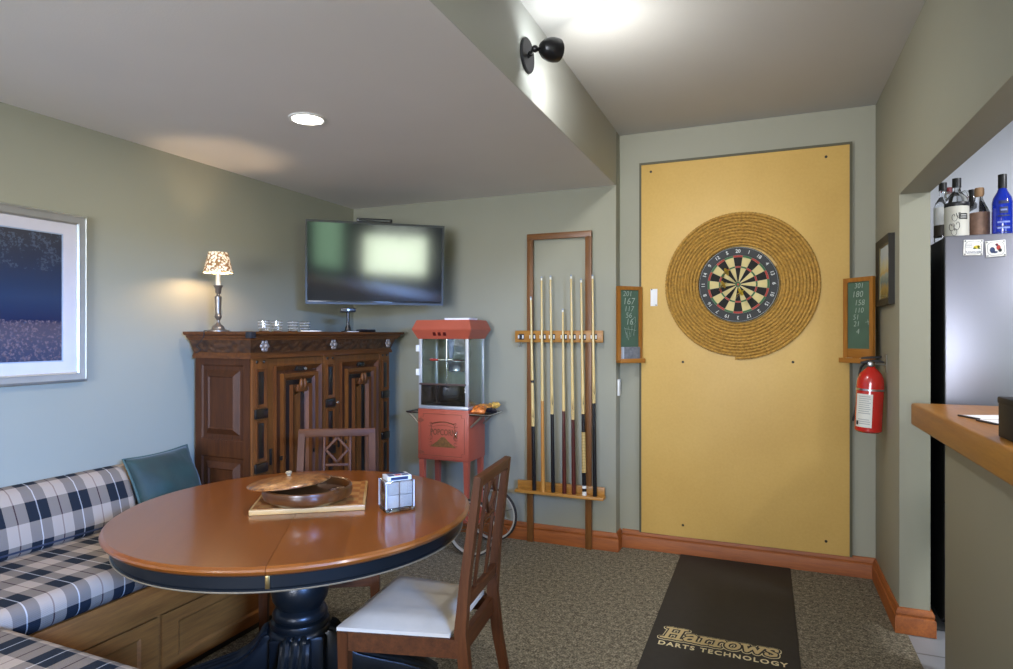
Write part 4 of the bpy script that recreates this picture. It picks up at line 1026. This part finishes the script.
def make_chair(label):
    """local: front -y, origin on the floor below the seat centre"""
    r = thing('dining_chair', label, 'chair', group='dining chairs at the round table')
    yf, yb, hf, hb, zs = -.21, .205, .245, .190, .425
    # seat cushion: trapezoid, crowned
    bm = B(); n = 10; g = []
    for j in range(n+1):
        v_ = j/n; y = yf-.006+(yb-.03-yf)*v_; hw = (hf+(hb-hf)*v_)-.004; row = []
        for i in range(n+1):
            u = i/n*2-1; e = (max(0, 1-abs(u)**6)*max(0, 1-abs(2*v_-1)**6))
            row.append(bm.verts.new((u*hw, y, zs+.012+.026*e**.5)))
        g.append(row)
    for j in range(n):
        for i in range(n): bm.faces.new([g[j][i], g[j][i+1], g[j+1][i+1], g[j+1][i]])
    rim = [g[0][i] for i in range(n+1)]+[g[j][n] for j in range(1, n+1)]+[g[n][i] for i in range(n-1, -1, -1)]+[g[j][0] for j in range(n-1, 0, -1)]
    low = [bm.verts.new((v.co.x, v.co.y, zs)) for v in rim]
    for i in range(len(rim)): k = (i+1) % len(rim); bm.faces.new([rim[i], low[i], low[k], rim[k]])
    bm.faces.new(low); obj('seat', bm, M_seat, r, smooth=60, label='cream upholstered seat')
    # rails
    bm = B()
    def rail(a, b, t_, za, zb):
        d = Vector((b[0]-a[0], b[1]-a[1], 0)).normalized(); nn = Vector((-d.y, d.x, 0))*t_/2
        P = [Vector((*a, za))-nn, Vector((*b, za))-nn, Vector((*b, za))+nn, Vector((*a, za))+nn]
        v = [bm.verts.new(p) for p in P]+[bm.verts.new(p+Vector((0, 0, zb-za))) for p in P]
        for q in ((3, 2, 1, 0), (4, 5, 6, 7), (0, 1, 5, 4), (1, 2, 6, 5), (2, 3, 7, 6), (3, 0, 4, 7)): bm.faces.new([v[i] for i in q])
    rail((-hf, yf+.01), (hf, yf+.01), .022, zs-.062, zs); rail((-hf+.01, yf), (-hb+.01, yb), .022, zs-.062, zs); rail((hf-.01, yf), (hb-.01, yb), .022, zs-.062, zs); rail((-hb, yb-.005), (hb, yb-.005), .022, zs-.062, zs)
    obj('seat_frame', bm, M_chx, r)
    for s in (-1, 1):
        bm = bev(taper(B(), (s*(hf-.018), yf+.018, 0), (s*(hf-.018), yf+.018, zs), (.013, .013), (.020, .020)), .002); obj('leg', bm, M_ch, r)
        bm = B(); P = [((s*(hb-.012)), yb+.075, 0), (s*(hb-.013), yb+.02, .28), (s*(hb-.014), yb, zs+.02), (s*(hb-.016), yb+.015, .62), (s*(hb-.022), yb+.058, .955)]
        S_ = [(.012, .014), (.015, .018), (.016, .020), (.016, .016), (.016, .012)]
        prev = None
        for p, q in zip(P, S_):
            cur = [bm.verts.new((p[0]+a*q[0], p[1]+b_*q[1], p[2])) for a, b_ in ((-1, -1), (1, -1), (1, 1), (-1, 1))]
            if prev:
                for i in range(4): bm.faces.new([prev[i], prev[(i+1) % 4], cur[(i+1) % 4], cur[i]])
            else: bm.faces.new(cur[::-1])
            prev = cur
        bm.faces.new(prev); obj('leg', bm, M_ch, r, label='rear leg rising into the back post')
    def yback(z): return yb+.015+(z-.62)*.128 if z > .62 else yb+(z-.445)*.0857
    sl_ = math.atan(.128)
    Mb_ = T(0, yback(.955), .955) @ RX(-sl_)      # local z runs up the back, 0 at the top
    hw = hb-.022
    obj('crest_rail', box(B(), -hw-.016, hw+.016, -.012, .012, -.036, .004, .004, Mb_), M_chx, r)
    Ml = T(0, yback(.535), .535) @ RX(-.1); obj('lower_rail', box(B(), -hw, hw, -.011, .011, -.02, .02, .003, Ml), M_chx, r)
    for s in (-1, 1): obj('splat_slat', box(B(), s*.062-.0065, s*.062+.0065, -.006, .006, -.425, -.034, .002, Mb_), M_ch, r)
    bm = B(); cz_ = -.098; q = .053; wd = .006
    for (a, b_) in (((0, cz_+.06), (q, cz_)), ((q, cz_), (0, cz_-.06)), ((0, cz_-.06), (-q, cz_)), ((-q, cz_), (0, cz_+.06))):
        d = Vector((b_[0]-a[0], b_[1]-a[1])); L_ = d.length; an = math.atan2(d.y, d.x)
        box(bm, -.004, L_+.004, -.0055, .0055, -wd, wd, .0015, Mb_ @ T(a[0], 0, a[1]) @ RY(-an))
    obj('diamond_lattice', bm, M_chx, r)
    obj('cross_bar', box(B(), -.056, .056, -.006, .006, cz_-.080, cz_-.066, .002, Mb_), M_chx, r)
    return r
ch1 = make_chair('dining chair with its cream seat in clear view beside the round table')
# chair 1: seat front mid (-1.352,1.98), rear mid (-.942,2.027)
fwd = Vector((-.41, -.047)).normalized(); ctr = Vector((-1.147, 2.0035))
ch1.location = (ctr.x, ctr.y, 0); ch1.rotation_euler = (0, 0, math.atan2(fwd.x, -fwd.y))
f2 = Vector((.477, -.88)).normalized(); bk = Vector((-1.944, 2.543)); c2 = bk+f2*.262
ch2 = dup(ch1, (c2.x, c2.y, 0), math.atan2(f2.x, -f2.y)); ch2['label'] = 'dining chair tucked behind the round table in front of the armoire'

# ---------------------------------------------------------------- things on the table
def check_mat():
    k = N('chess_inlay'); v = k.coord('Object'); c = k.n('ShaderNodeTexChecker'); c.inputs['Scale'].default_value = 1/.0445
    c.inputs['Color1'].default_value = (*hx('#8f5426'), 1); c.inputs['Color2'].default_value = (*hx('#a8743c'), 1); k.l(v, c.inputs['Vector'])
    k.l(c.outputs[0], k.b.inputs['Base Color']); k.b.inputs['Roughness'].default_value = .35; return k.m
cb = thing('chess_board', 'pale wooden chess board lying under the wooden bowl', 'chess board', (-1.664, 2.026, TZ+.0005), math.atan2(.232, .353))
obj('board_base', box(B(), -.205, .205, -.200, .200, 0, .019, .002), wood('board_maple', '#9c7845', '#b38d56', .4, 'x'), cb)
obj('checker_face', box(B(), -.196, .196, -.192, .192, .0185, .0200), check_mat(), cb)
BZ0 = TZ+.0005+.0202
M_bowl = wood('bowl_walnut', '#33190a', '#573212', .3, 'x', .7, .3)
bw = thing('wooden_bowl', 'round turned wooden bowl on the chess board', 'bowl', (-1.617, 1.936, BZ0))
obj('bowl_wall', lathe(B(), [(0, 0), (.10, 0), (.135, .006), (.160, .022), (.166, .042), (.163, .058), (.158, .062), (.152, .058), (.148, .030), (.12, .014), (0, .012)], 56), M_bowl, bw)
bm = B(); obj('foot_ring', lathe(bm, [(.10, .0), (.104, -.0), (.104, .003), (.10, .004)], 40), M_bowl, bw)
for k, (dx, dy, rr) in enumerate([(.09, .05, .3), (.10, -.01, 1.2), (.115, .03, 2.2), (.06, .08, .8), (.125, .0, 2.8)]):
    lb = ['pale nut shell at the far side of the open part of the bowl', 'brown nut shell nearest the lid in the bowl', 'tan nut shell in the middle of the open bowl', 'dark nut shell tucked under the lid edge in the bowl', 'light nut shell against the bowl wall'][k]
    n_ = thing('nut_shell', lb, 'nut shell', (-1.617+dx, 1.936+dy, BZ0+.0145), rr, 'nut shells in the bowl')
    col = ['#a88a63', '#6b4627', '#b3936a', '#4f3220', '#bda27c'][k]
    bm = B(); lathe(bm, [(0, 0), (.010, .002), (.016, .010), (.015, .018), (.008, .021), (.0125, .017), (.0135, .010), (.008, .004), (0, .003)], 12, Matrix.Diagonal((1.3, 1, 1, 1))); obj('shell', bm, plain('nut'+col, col, .6, var=.2, scale=60), n_)
ld = thing('bowl_lid', 'burl wood lid with a small pale knob resting askew on the wooden bowl', 'lid', (-1.688, 1.915, BZ0+.0655), rot=(math.radians(-2), math.radians(-4.5), .4))
k = N('burl'); v = k.coord(); n1 = k.noise(v, 34, 6, .75); k.l(k.ramp(n1, [(.38, hx('#4a2711')), (.5, hx('#8a5628')), (.64, hx('#b07c44'))]), k.b.inputs['Base Color']); k.b.inputs['Roughness'].default_value = .3; k.b.inputs['Coat Weight'].default_value = .4
obj('lid_disc', lathe(B(), [(0, .0), (.146, .0), (.152, .003), (.152, .007), (.146, .011), (.10, .020), (.04, .027), (0, .029)], 56), k.m, ld)
bm = B(); lathe(bm, [(0, .026), (.009, .028), (.007, .032), (.012, .036), (.013, .041), (.008, .046), (0, .047)], 10); obj('lid_knob', bm, plain('knob_bone', '#8f7c5e', .5), ld)
# acrylic card holder
ca = math.radians(51)
chd = thing('card_holder', 'clear acrylic box of playing cards on the cherry table', 'card holder', (-1.286, 1.963, TZ+.0005), ca)
AC = thin_glass('acrylic', (.97, .98, 1), .5); M_acr = glass('acrylic_solid', (.95, .97, 1), 0, 1.49)
w_, d_, h_ = .112, .090, .112
obj('base_plate', box(B(), 0, w_, 0, d_, 0, .012, .002), M_acr, chd)
for x0, x1, y0, y1 in ((0, w_, 0, .004), (0, w_, d_-.004, d_), (0, .004, .004, d_-.004), (w_-.004, w_, .004, d_-.004)): obj('acrylic_wall', box(B(), x0, x1, y0, y1, .012, h_, .0008), M_acr if False else AC, chd)
M_be = plain('bright_edge', '#d5dcec', .15, .3)
for x in (.003, w_-.003):
    for y in (.003, d_-.003): obj('corner_edge', tube(B(), [(x, y, .012), (x, y, h_)], .0035, 6), M_be, chd)
base_m = chd.matrix_basis.copy()
def in_holder(name, label, cat, p, group, rz=0): 
    q = base_m @ Vector(p); return thing(name, label, cat, q, ca+rz, group)
M_deck = plain('card_white', '#bdb9ab', .6, var=.03)
k = N('card_edges'); v = k.coord(); wvv = k.n('ShaderNodeTexWave', bands_direction='Z'); wvv.inputs['Scale'].default_value = 300; k.l(v, wvv.inputs[0]); k.l(k.ramp(wvv.outputs[1], [(.2, hx('#b9b6aa')), (.8, hx('#e1dfd6'))]), k.b.inputs['Base Color'])
M_cedge = k.m; M_brown = plain('card_brown', '#7a5540', .6)
for i, (x, z, lb) in enumerate([(.0065, .0125, 'lower playing card deck at the popcorn side of the acrylic box'), (.0575, .0125, 'lower playing card deck at the chair side of the acrylic box'), (.0065, .0605, 'upper playing card deck at the popcorn side of the acrylic box'), (.0575, .0605, 'upper playing card deck at the chair side of the acrylic box')]):
    dk = in_holder('card_deck', lb, 'card deck', (x, .010, z), 'card decks in the acrylic box')
    obj('cards', box(B(), 0, .048, 0, .070, 0, .046, .002), M_deck, dk); obj('card_backs', box(B(), -.0008, 0, .004, .064, .003, .043), M_brown, dk)
cbx = in_holder('card_box', 'white and navy playing card box lying on top of the acrylic box', 'card box', (.010, .008, h_+.0003), None)
obj('box_body', box(B(), 0, .092, 0, .064, 0, .017, .001), plain('card_box_white', '#c4c6ca', .4), cbx)
bm = B(); box(bm, .012, .078, -.0006, 0, .003, .014); box(bm, .012, .080, .038, .060, .017, .0176); box(bm, .008, .030, .008, .030, .017, .0176); box(bm, .060, .086, .008, .030, .017, .0176); obj('navy_print', bm, plain('navy_print', '#1d2b4a', .4), cbx)
bm = B(); box(bm, .034, .056, .012, .030, .017, .0177); obj('red_print', bm, plain('red_print', '#a8352e', .4), cbx)

# ---------------------------------------------------------------- left wall picture
def forest_mat():
    k = N('forest_print'); tc = k.n('ShaderNodeTexCoord'); sp_ = k.n('ShaderNodeSeparateXYZ'); k.l(tc.outputs['Object'], sp_.inputs[0]); v = tc.outputs['Object']
    z = k.math('DIVIDE', sp_.outputs[2], .76)
    base = k.ramp(z, [(.10, hx('#26334a')), (.28, hx('#45424f')), (.345, hx('#463f4b')), (.365, hx('#15213f')), (.5, hx('#20334f')), (.72, hx('#1b263a')), (.9, hx('#1c202b'))])
    vo = k.n('ShaderNodeTexVoronoi'); vo.inputs['Scale'].default_value = 160; k.l(v, vo.inputs['Vector'])
    n1 = k.noise(v, 75, 5, .7)
    leaf = k.math('MULTIPLY', k.math('LESS_THAN', z, .37), k.math('GREATER_THAN', n1, .54))
    c = k.mix(leaf, base, k.ramp(vo.outputs['Color'], [(.2, hx('#4b4148')), (.6, hx('#736267')), (.9, hx('#2f4058'))]))
    n2 = k.noise(v, 12, 6, .75); n3 = k.noise(v, 90, 3, .6)
    fol = k.math('MULTIPLY', k.math('MULTIPLY', k.math('GREATER_THAN', z, .66), k.math('GREATER_THAN', n2, .52)), k.math('GREATER_THAN', n3, .5))
    c = k.mix(fol, c, hx('#3c4656')); k.l(c, k.b.inputs['Base Color']); k.b.inputs['Roughness'].default_value = .35; k.b.inputs['Coat Weight'].default_value = .25; return k.m
PY1, PW, pz0, pz1 = 1.988, 1.11, 1.203, 1.972
t = thing('framed_forest_print', 'large silver framed blue forest picture on the left wall above the bench', 'picture', (XL, PY1-PW, pz0), PI/2)
h_ = pz1-pz0
M_silver = plain('frame_silver', '#c6c6bf', .3, .75)
bm = B(); ring(bm, 0, PW, 0, h_, .010, -.026, -.034, 0); ring(bm, .010, PW-.010, .010, h_-.010, .026, -.028, -.018, 0); ring(bm, .036, PW-.036, .036, h_-.036, .008, -.024, -.018, 0)
obj('frame', bm, M_silver, t)
obj('mount_board', ring(B(), .042, PW-.042, .042, h_-.042, .060, -.014, -.014, 0, wz=.052), plain('mat_board', '#bdb8ba', .7, var=.02), t)
obj('inner_mount', ring(B(), .100, PW-.100, .092, h_-.092, .007, -.013, -.011, 0), plain('mat_inner', '#8d99a8', .6), t)
obj('print', box(B(), .105, PW-.105, -.010, 0, .097, h_-.097), forest_mat(), t)

# ---------------------------------------------------------------- lights fittings
dl = thing('recessed_downlight', 'round lit recessed downlight in the low ceiling', 'downlight', (-1.92, 2.295, ZL))
obj('trim_ring', lathe(B(), [(.066, -.001), (.083, -.001), (.083, -.005), (.070, -.007), (.066, -.001)], 40), M_white, dl)
obj('lens', lathe(B(), [(0, -.0025), (.067, -.0025), (.067, -.001), (0, -.001)], 40), emis('downlight_glow', '#fff6e6', 14), dl)
sl_ax = Vector((.56, .82, .13)).normalized(); PV = Vector((-.80, 2.292, 2.522))
sp = thing('spotlight', 'black adjustable spotlight on the soffit, lit and aimed at the dart alcove', 'spotlight', (XS, 2.413, 2.56))
bm = B(); cyl(bm, .070, 0, .013, 32, RY(PI/2) , bev=.003); obj('back_plate', bm, M_blackm, sp)
def loc_(p): return p-Vector((XS, 2.413, 2.56))
bm = B(); tube(bm, [loc_(q) for q in (Vector((XS+.010, 2.413, 2.552)), Vector((-.880, 2.385, 2.548)), Vector((-.845, 2.32, 2.532)), PV+sl_ax*.005)], .007, 10); sphere(bm, .012, T(*loc_(Vector((-.872, 2.37, 2.545)))), 14); sphere(bm, .014, T(*loc_(Vector((-.826, 2.295, 2.525)))), 14); obj('swivel_arm', bm, M_black, sp)
Mh = T(*loc_(PV)) @ Vector((0, 0, 1)).rotation_difference(sl_ax).to_matrix().to_4x4()
hdm = obj('lamp_head', lathe(B(), [(0, 0), (.018, 0), (.026, .006), (.038, .022), (.045, .044), (.046, .062), (.044, .080), (.0415, .080), (.043, .062), (.042, .044), (.035, .024), (.02, .012), (0, .010)], 32, Mh), M_black, sp)
obj('lamp_face', lathe(B(), [(0, .066), (.0425, .068), (.0425, .070), (0, .070)], 32, Mh), emis('spot_glow', '#ffffff', 30), hdm)

# ---------------------------------------------------------------- kitchen: counter, fridge, bottles
M_ctr = wood('counter_maple', '#8c5714', '#a86f20', .42, 'y', .8, .1)
ctp = thing('bar_counter', 'thick wooden bar counter top along the kitchen opening', 'counter', (.60, 3.30, 1.016))
obj('counter_slab', box(B(), 0, .46, -4.9, 0, 0, .098, .010, seg=3), M_ctr, ctp)
obj('under_batten', box(B(), .09, .2, -4.8, -.20, -.0005, .0005), M_ctr, ctp)
CZ = 1.1145
for i, (p, rz, lb) in enumerate([((.745, 2.80), .35, 'white leaflet with a dark edge lying on the bar counter nearest the fridge'), ((.765, 2.66), .30, 'white leaflet on the bar counter next to the black box')]):
    t = thing('leaflet', lb, 'leaflet', (*p, CZ), rz, 'leaflets on the counter')
    obj('sheet', box(B(), -.06, .09, -.055, .055, 0, .004), M_paper, t); obj('dark_spine', box(B(), -.066, -.058, -.055, .055, 0, .006, .001), plain('spine_dark', '#3a3436', .5), t)
t = thing('black_box', 'black box standing on the bar counter at the picture edge', 'box', (.644, 2.31, CZ), 0)
obj('body', box(B(), 0, .20, -.14, 0, 0, .105, .004), plain('navy_black', '#07090e', .6), t); obj('lid', box(B(), -.002, .202, -.142, .002, .100, .120, .004), plain('navy_black_lid', '#0a0c12', .6), t)
FX, FY, FZ = .786, 3.56, 1.888
def brushed():
    k = N('stainless'); v = k.coord('Object', (60, 60, .6)); nz = k.noise(v, 3, 3)
    k.b.inputs['Base Color'].default_value = (*hx('#8d8d96'), 1); k.b.inputs['Metallic'].default_value = .8
    k.l(k.ramp(nz, [(.3, (.36,)*3), (.7, (.39,)*3)]), k.b.inputs['Roughness']); return k.m
M_ss = brushed()
fr = thing('refrigerator', 'tall stainless steel refrigerator with black sides behind the bar counter', 'refrigerator', (FX, FY, 0))
obj('cabinet', box(B(), 0, .72, .055, .70, .03, FZ-.005, .004), M_black, fr)
obj('freezer_door', box(B(), .0, .72, 0, .052, .62, FZ, .008), M_ss, fr); obj('drawer_front', box(B(), .0, .72, 0, .052, .06, .61, .008), M_ss, fr)
obj('door_edge', box(B(), -.002, .0, .006, .05, .06, FZ-.008), M_black, fr)
bm = B(); tube(bm, [(.66, 0, 1.7), (.66, -.05, 1.68), (.66, -.05, 1.0), (.66, 0, .98)], .011, 10); obj('door_handle', bm, M_steel, fr)
for x in (.06, .66):
    for y in (.1, .62): obj('foot', cyl(B(), .02, 0, .035, 12, T(x, y, 0)), M_blackm, fr); obj('kick_grille', box(B(), .01, .71, .03, .05, .02, .058), M_blackm, fr)
def magnet(x0, x1, z0_, z1_, label, rot, kind):
    t = thing('fridge_magnet', label, 'magnet', ((x0+x1)/2, FY-.0005, (z0_+z1_)/2), group='magnets on the refrigerator', rot=(0, rot, 0)); w, h = x1-x0, z1_-z0_
    obj('tile', box(B(), -w/2, w/2, -.006, 0, -h/2, h/2, .002), plain('magnet_white', '#e3e2dd', .3), t)
    bm = B(); tube(bm, [(w*.42*math.copysign(abs(math.cos(q*PI/16))**.6, math.cos(q*PI/16)), -.0062, h*.41*math.copysign(abs(math.sin(q*PI/16))**.6, math.sin(q*PI/16))) for q in range(32)], .0008, 4, closed=True)
    for a in (-1, 1):
        for b_ in (-1, 1): sphere(bm, .0035, T(a*w*.42, -.006, b_*h*.42), 8)
    obj('border', bm, plain('magnet_grey', '#6a6a72', .5), t)
    def blob(pts, col, nm):
        m_ = plain('mg'+col, col, .5)
        for (x, z, r, s) in pts: obj(nm, lathe(B(), [(0, 0), (r, 0), (r, .0006), (0, .0006)], 14, T(x*w, -.0066, z*h) @ RX(PI/2) @ Matrix.Diagonal((1, s, 1, 1))), m_, t)
    if kind == 0:
        blob([(.16, .02, .012, .7), (.27, .06, .006, 1)], '#c9b62e', 'lemon_print'); blob([(.06, -.05, .006, .6), (.3, -.06, .005, .6)], '#5f7a34', 'leaf_print')
        b = B(); merge(b, text_bm('Limoncello', .014, .0003, 0, .2), T(.02*w, -.0066, -.28*h) @ RX(PI/2))
        for kx in range(3): box(b, -.4*w, -.05*w, -.0068, -.006, h*(.22-.1*kx), h*(.235-.1*kx))
        obj('script_print', b, plain('script_navy', '#39406e', .5), t)
    else:
        blob([(-.18, -.08, .010, 1.4), (-.05, -.22, .010, .5), (.05, .22, .005, 1)], '#23355f', 'navy_print'); blob([(.13, .05, .008, 1.5), (.06, .26, .006, .6)], '#b03027', 'red_print'); blob([(.20, -.12, .007, 1.2)], '#1d1b1d', 'dark_print')
magnet(.858, .934, 1.790, 1.863, 'white fridge magnet with a yellow lemon print', math.radians(2), 0)
magnet(.944, 1.021, 1.780, 1.855, 'white fridge magnet with a navy and red figure print', math.radians(-3), 1)

M_clear = glass('clear_bottle', (.93, .95, .95), .0, 1.45); M_amb = plain('amber_spirit', '#6b4a35', .1, var=.15, coat=.6)
M_blue = N('cobalt'); M_blue.b.inputs['Base Color'].default_value = (*hx('#1c3cc8'), 1); M_blue.b.inputs['Roughness'].default_value = .08; M_blue.b.inputs['Transmission Weight'].default_value = .45; M_blue.b.inputs['Coat Weight'].default_value = .6; M_blue = M_blue.m
M_cap = plain('cap_black', '#1a1a1d', .4)
BT = FZ+.0006
def bottle(label, x, y, body, prof, mats, cap, extra=None, rz=0):
    t = thing('liquor_bottle', label, 'bottle', (x*1.012, y+.05, BT), rz, 'bottles on the refrigerator')
    obj('bottle_glass', lathe(B(), prof, 36), mats, t); obj('cap', lathe(B(), cap[0], 28), cap[1], t)
    if extra: extra(t)
    return t
# tall clear bottle behind, left
def ex_clear(t):
    obj('label_band', lathe(B(), [(.0385, .03), (.0392, .03), (.0392, .085), (.0385, .085)], 32), plain('band_dark', '#3b342a', .5), t)
    obj('white_label', lathe(B(), [(.0385, .085), (.0392, .085), (.0392, .175), (.0385, .175)], 32), plain('band_white', '#d6d6d2', .5), t)
bottle('clear bottle with a white label at the fridge corner by the wall jamb', .822, 3.76, None, [(0, 0), (.036, 0), (.038, .006), (.038, .18), (.032, .20), (.018, .225), (.015, .235), (.015, .275), (0, .275)], M_clear, ([(0, .262), (.0175, .262), (.0175, .302), (0, .303)], M_cap), ex_clear)
# handled jug style bottle with an ink drawing
def ex_jug(t):
    obj('paper_label', lathe(B(), [(.0495, .006), (.0502, .006), (.0502, .150), (.0495, .150)], 40), plain('jug_label', '#cfccc0', .5, var=.03), t)
    obj('black_band', lathe(B(), [(.0505, .150), (.0515, .152), (.0515, .168), (.0505, .170)], 40), M_cap, t)
    b = B(); R_ = .0508
    def on(a, z): return (R_*math.cos(a), R_*math.sin(a), z)
    for a, zz, s, f in ((-2.0, .10, .30, 1), (-1.75, .06, .34, -1), (-2.25, .055, .3, 1), (-1.6, .11, .22, -1), (-1.95, .03, .3, -1)):
        tube(b, [on(a+f*s*(.1+.9*q)*math.cos(6.5*q), zz+.055*s/.3*(.1+.9*q)*math.sin(6.5*q)*.55) for q in [i/26 for i in range(27)]], .0011, 4)
    obj('ink_drawing', b, plain('ink', '#2a2a2c', .6), t)
    b = B(); lathe(b, [(.0503, .085), (.0512, .085), (.0512, .113), (.0503, .113)], 12, I4, 0, -1.62, -.85); obj('black_plaque', b, M_cap, t)
    b = B()
    for i in range(2): lathe(b, [(.0512, .092+.010*i), (.0515, .092+.010*i), (.0515, .096+.010*i), (.0512, .096+.010*i)], 8, I4, 0, -1.5, -.97)
    obj('plaque_print', b, plain('plaque_white', '#c4c4be', .5), t)
    for s in (-1, 1): obj('jug_handle', tube(B(), smooth_path([(s*.020, 0, .222), (s*.040, 0, .225), (s*.046, 0, .205), (s*.040, 0, .185)]), .0045, 8), M_clear, t)
bottle('squat handled glass bottle with an inked white label', .848, 3.62, None, [(0, 0), (.048, 0), (.0495, .006), (.0495, .165), (.044, .190), (.026, .215), (.017, .226), (.016, .26), (0, .26)], M_clear, ([(0, .245), (.0185, .245), (.0185, .290), (0, .291)], M_cap), ex_jug)
t = bottle('red capped bottle mostly hidden behind the inked label bottle', .868, 3.86, None, [(0, 0), (.034, 0), (.036, .006), (.036, .17), (.03, .2), (.014, .23), (.013, .27), (0, .27)], M_clear, ([(0, .262), (.016, .262), (.016, .295), (0, .296)], plain('cap_red', '#7a1f26', .4)))
t = bottle('dark bottle with black neck behind the brown bottle', .960, 3.82, None, [(0, 0), (.030, 0), (.032, .006), (.032, .15), (.024, .19), (.016, .21), (.0145, .25), (0, .25)], plain('dark_bottle', '#1f1d1e', .2, coat=.5), ([(0, .235), (.0165, .235), (.0165, .268), (0, .268)], M_cap))
def ex_am(t):
    obj('spirit_label', lathe(B(), [(.0415, .01), (.0422, .01), (.0422, .122), (.0415, .122)], 36), plain('label_brown', '#7d6050', .6, var=.25, scale=40), t)
bottle('brown bottle with a cork stopper between the inked and the blue bottles', .948, 3.66, None, [(0, 0), (.040, 0), (.0415, .006), (.0415, .125), (.036, .14), (.024, .165), (.016, .185), (.014, .21), (.0, .21)], M_clear, ([(0, .200), (.015, .200), (.020, .212), (.020, .238), (.017, .244), (0, .245)], plain('cork', '#9c7a58', .7)), ex_am)
def ex_bl(t):
    b = B()
    for z0_, z1_, a0, a1 in ((.145, .160, -2.2, -1.2), (.100, .130, -2.1, -1.3), (.085, .092, -2.3, -1.1), (.038, .042, -2.4, -1.0), (.010, .014, -2.4, -1.0)):
        lathe(b, [(.0408, z0_), (.0413, z0_), (.0413, z1_), (.0408, z1_)], 12, I4, 0, a0, a1)
    obj('navy_print', b, plain('blue_label', '#1a2357', .4), t)
    b = B()
    for z0_, a0, a1 in ((.112, -2.0, -1.4), (.055, -2.3, -1.1), (.028, -2.3, -1.1)):
        lathe(b, [(.0413, z0_), (.0416, z0_), (.0416, z0_+.008), (.0413, z0_+.008)], 12, I4, 0, a0, a1)
    obj('pale_print', b, plain('blue_label_pale', '#7f8fd0', .4), t)
bottle('cobalt blue bottle with a black cap on the refrigerator', 1.022, 3.60, None, [(0, 0), (.039, 0), (.0405, .006), (.0405, .155), (.036, .178), (.022, .205), (.016, .222), (.0155, .25), (0, .25)], M_blue, ([(0, .222), (.0172, .222), (.0172, .285), (.0165, .288), (0, .289)], M_cap), ex_bl)

# ---------------------------------------------------------------- light
def area(name, loc, rot, size, size_y, power, col, spread=None):
    l = bpy.data.lights.new(name, 'AREA'); l.shape = 'RECTANGLE'; l.size = size; l.size_y = size_y; l.energy = power; l.color = col
    if spread: l.spread = spread
    o = bpy.data.objects.new(name, l); COL.objects.link(o); o.location = loc; o.rotation_euler = rot; return o
def point(name, loc, power, col, r=.03):
    l = bpy.data.lights.new(name, 'POINT'); l.energy = power; l.color = col; l.shadow_soft_size = r
    o = bpy.data.objects.new(name, l); COL.objects.link(o); o.location = loc; return o
def disk(name, loc, power, col, d=.13, spread=PI):
    l = bpy.data.lights.new(name, 'AREA'); l.shape = 'DISK'; l.size = d; l.energy = power; l.color = col; l.spread = spread
    o = bpy.data.objects.new(name, l); COL.objects.link(o); o.location = loc; return o
disk('downlight', (-1.92, 2.295, ZL-.006), 13, (1, .94, .86), .12)
mouth = PV+sl_ax*.090
point('spot_bulb', mouth, 7.5, (.92, .97, 1), .035)
sb = disk('spot_beam', mouth+sl_ax*.012, 9, (1, .98, .94), .08, math.radians(150)); sb.rotation_euler = Vector((0, 0, -1)).rotation_difference(Vector((.42, .83, -.36))).to_euler()
# unseen fill lamps added behind the camera, under both ceilings
for i, (x, y) in enumerate([(-1.9, .2), (-1.9, -1.8)]): disk('fill_rear', (x, y, ZL-.006), 14, (1, .94, .87), .12)
for i, (x, y) in enumerate([(.38, -.2), (.38, -2.0)]): disk('fill_high', (x, y, ZH-.004), 13, (1, .95, .88), .14)
for i, (x, y) in enumerate([(2.0, 2.6), (2.0, .2)]): disk('kitchen_light', (x, y, ZH-.004), 62, (.93, .95, 1), .3)
def aim(p, q): return (Vector(q)-Vector(p)).to_track_quat('-Z', 'Y').to_euler()
def window_light(name, p, q, sx_, sy_, power, col, spread):
    return area(name, p, aim(p, q), sx_, sy_, power, col, math.radians(spread))
window_light('daylight_rear', (-.6, YB+.02, 1.52), (-1.0, 3, 1.5), 1.6, 1.2, 12, (.88, .93, 1), 170)
window_light('skylight_rear', (-.6, YB+.03, 1.52), (-2.2, 1.5, .3), 1.6, 1.2, 40, (.34, .56, 1), 110)
window_light('ceiling_fill_rear', (-.6, YB+.04, 1.52), (-1.8, 1.0, 2.4), 1.6, 1.2, 92, (1, .98, .97), 120)  # upward fill added to brighten the low ceiling and upper walls
window_light('daylight_kitchen', (3.28, -1.68, 1.75), (0, -1.68, 1.75), 1.25, 1.75, 13, (.9, 1, .95), 170)
window_light('skylight_kitchen', (3.27, -1.68, 2.38), (-2.94, 1.5, .5), 1.25, .45, 135, (.19, .40, 1), 60)
window_light('lawn_bounce_kitchen', (3.27, -1.68, 1.3), (-2.2, 3.6, 2.3), 1.25, .7, 12, (.86, 1, .75), 90)
window_light('daylight_garden', (3.28, -3.65, 1.52), (0, -3.65, 1.52), .85, 1.3, 16, (.55, 1, .6), 170)
w = bpy.data.worlds.new('world'); sc.world = w; w.use_nodes = True
bg = w.node_tree.nodes['Background']; sky = w.node_tree.nodes.new('ShaderNodeTexSky'); sky.sky_type = 'HOSEK_WILKIE'; sky.turbidity = 5; sky.sun_direction = (.3, -.4, .86)
w.node_tree.links.new(sky.outputs[0], bg.inputs[0]); bg.inputs[1].default_value = 1.2
# ---------------------------------------------------------------- colour management
vs = sc.view_settings; vs.view_transform = 'Standard'; vs.look = 'None'; vs.gamma = 1; vs.exposure = -.12; vs.use_curve_mapping = False
sc.cycles.use_denoising = True
sc.cycles.max_bounces = 10; sc.cycles.transparent_max_bounces = 16; sc.cycles.sample_clamp_indirect = 4
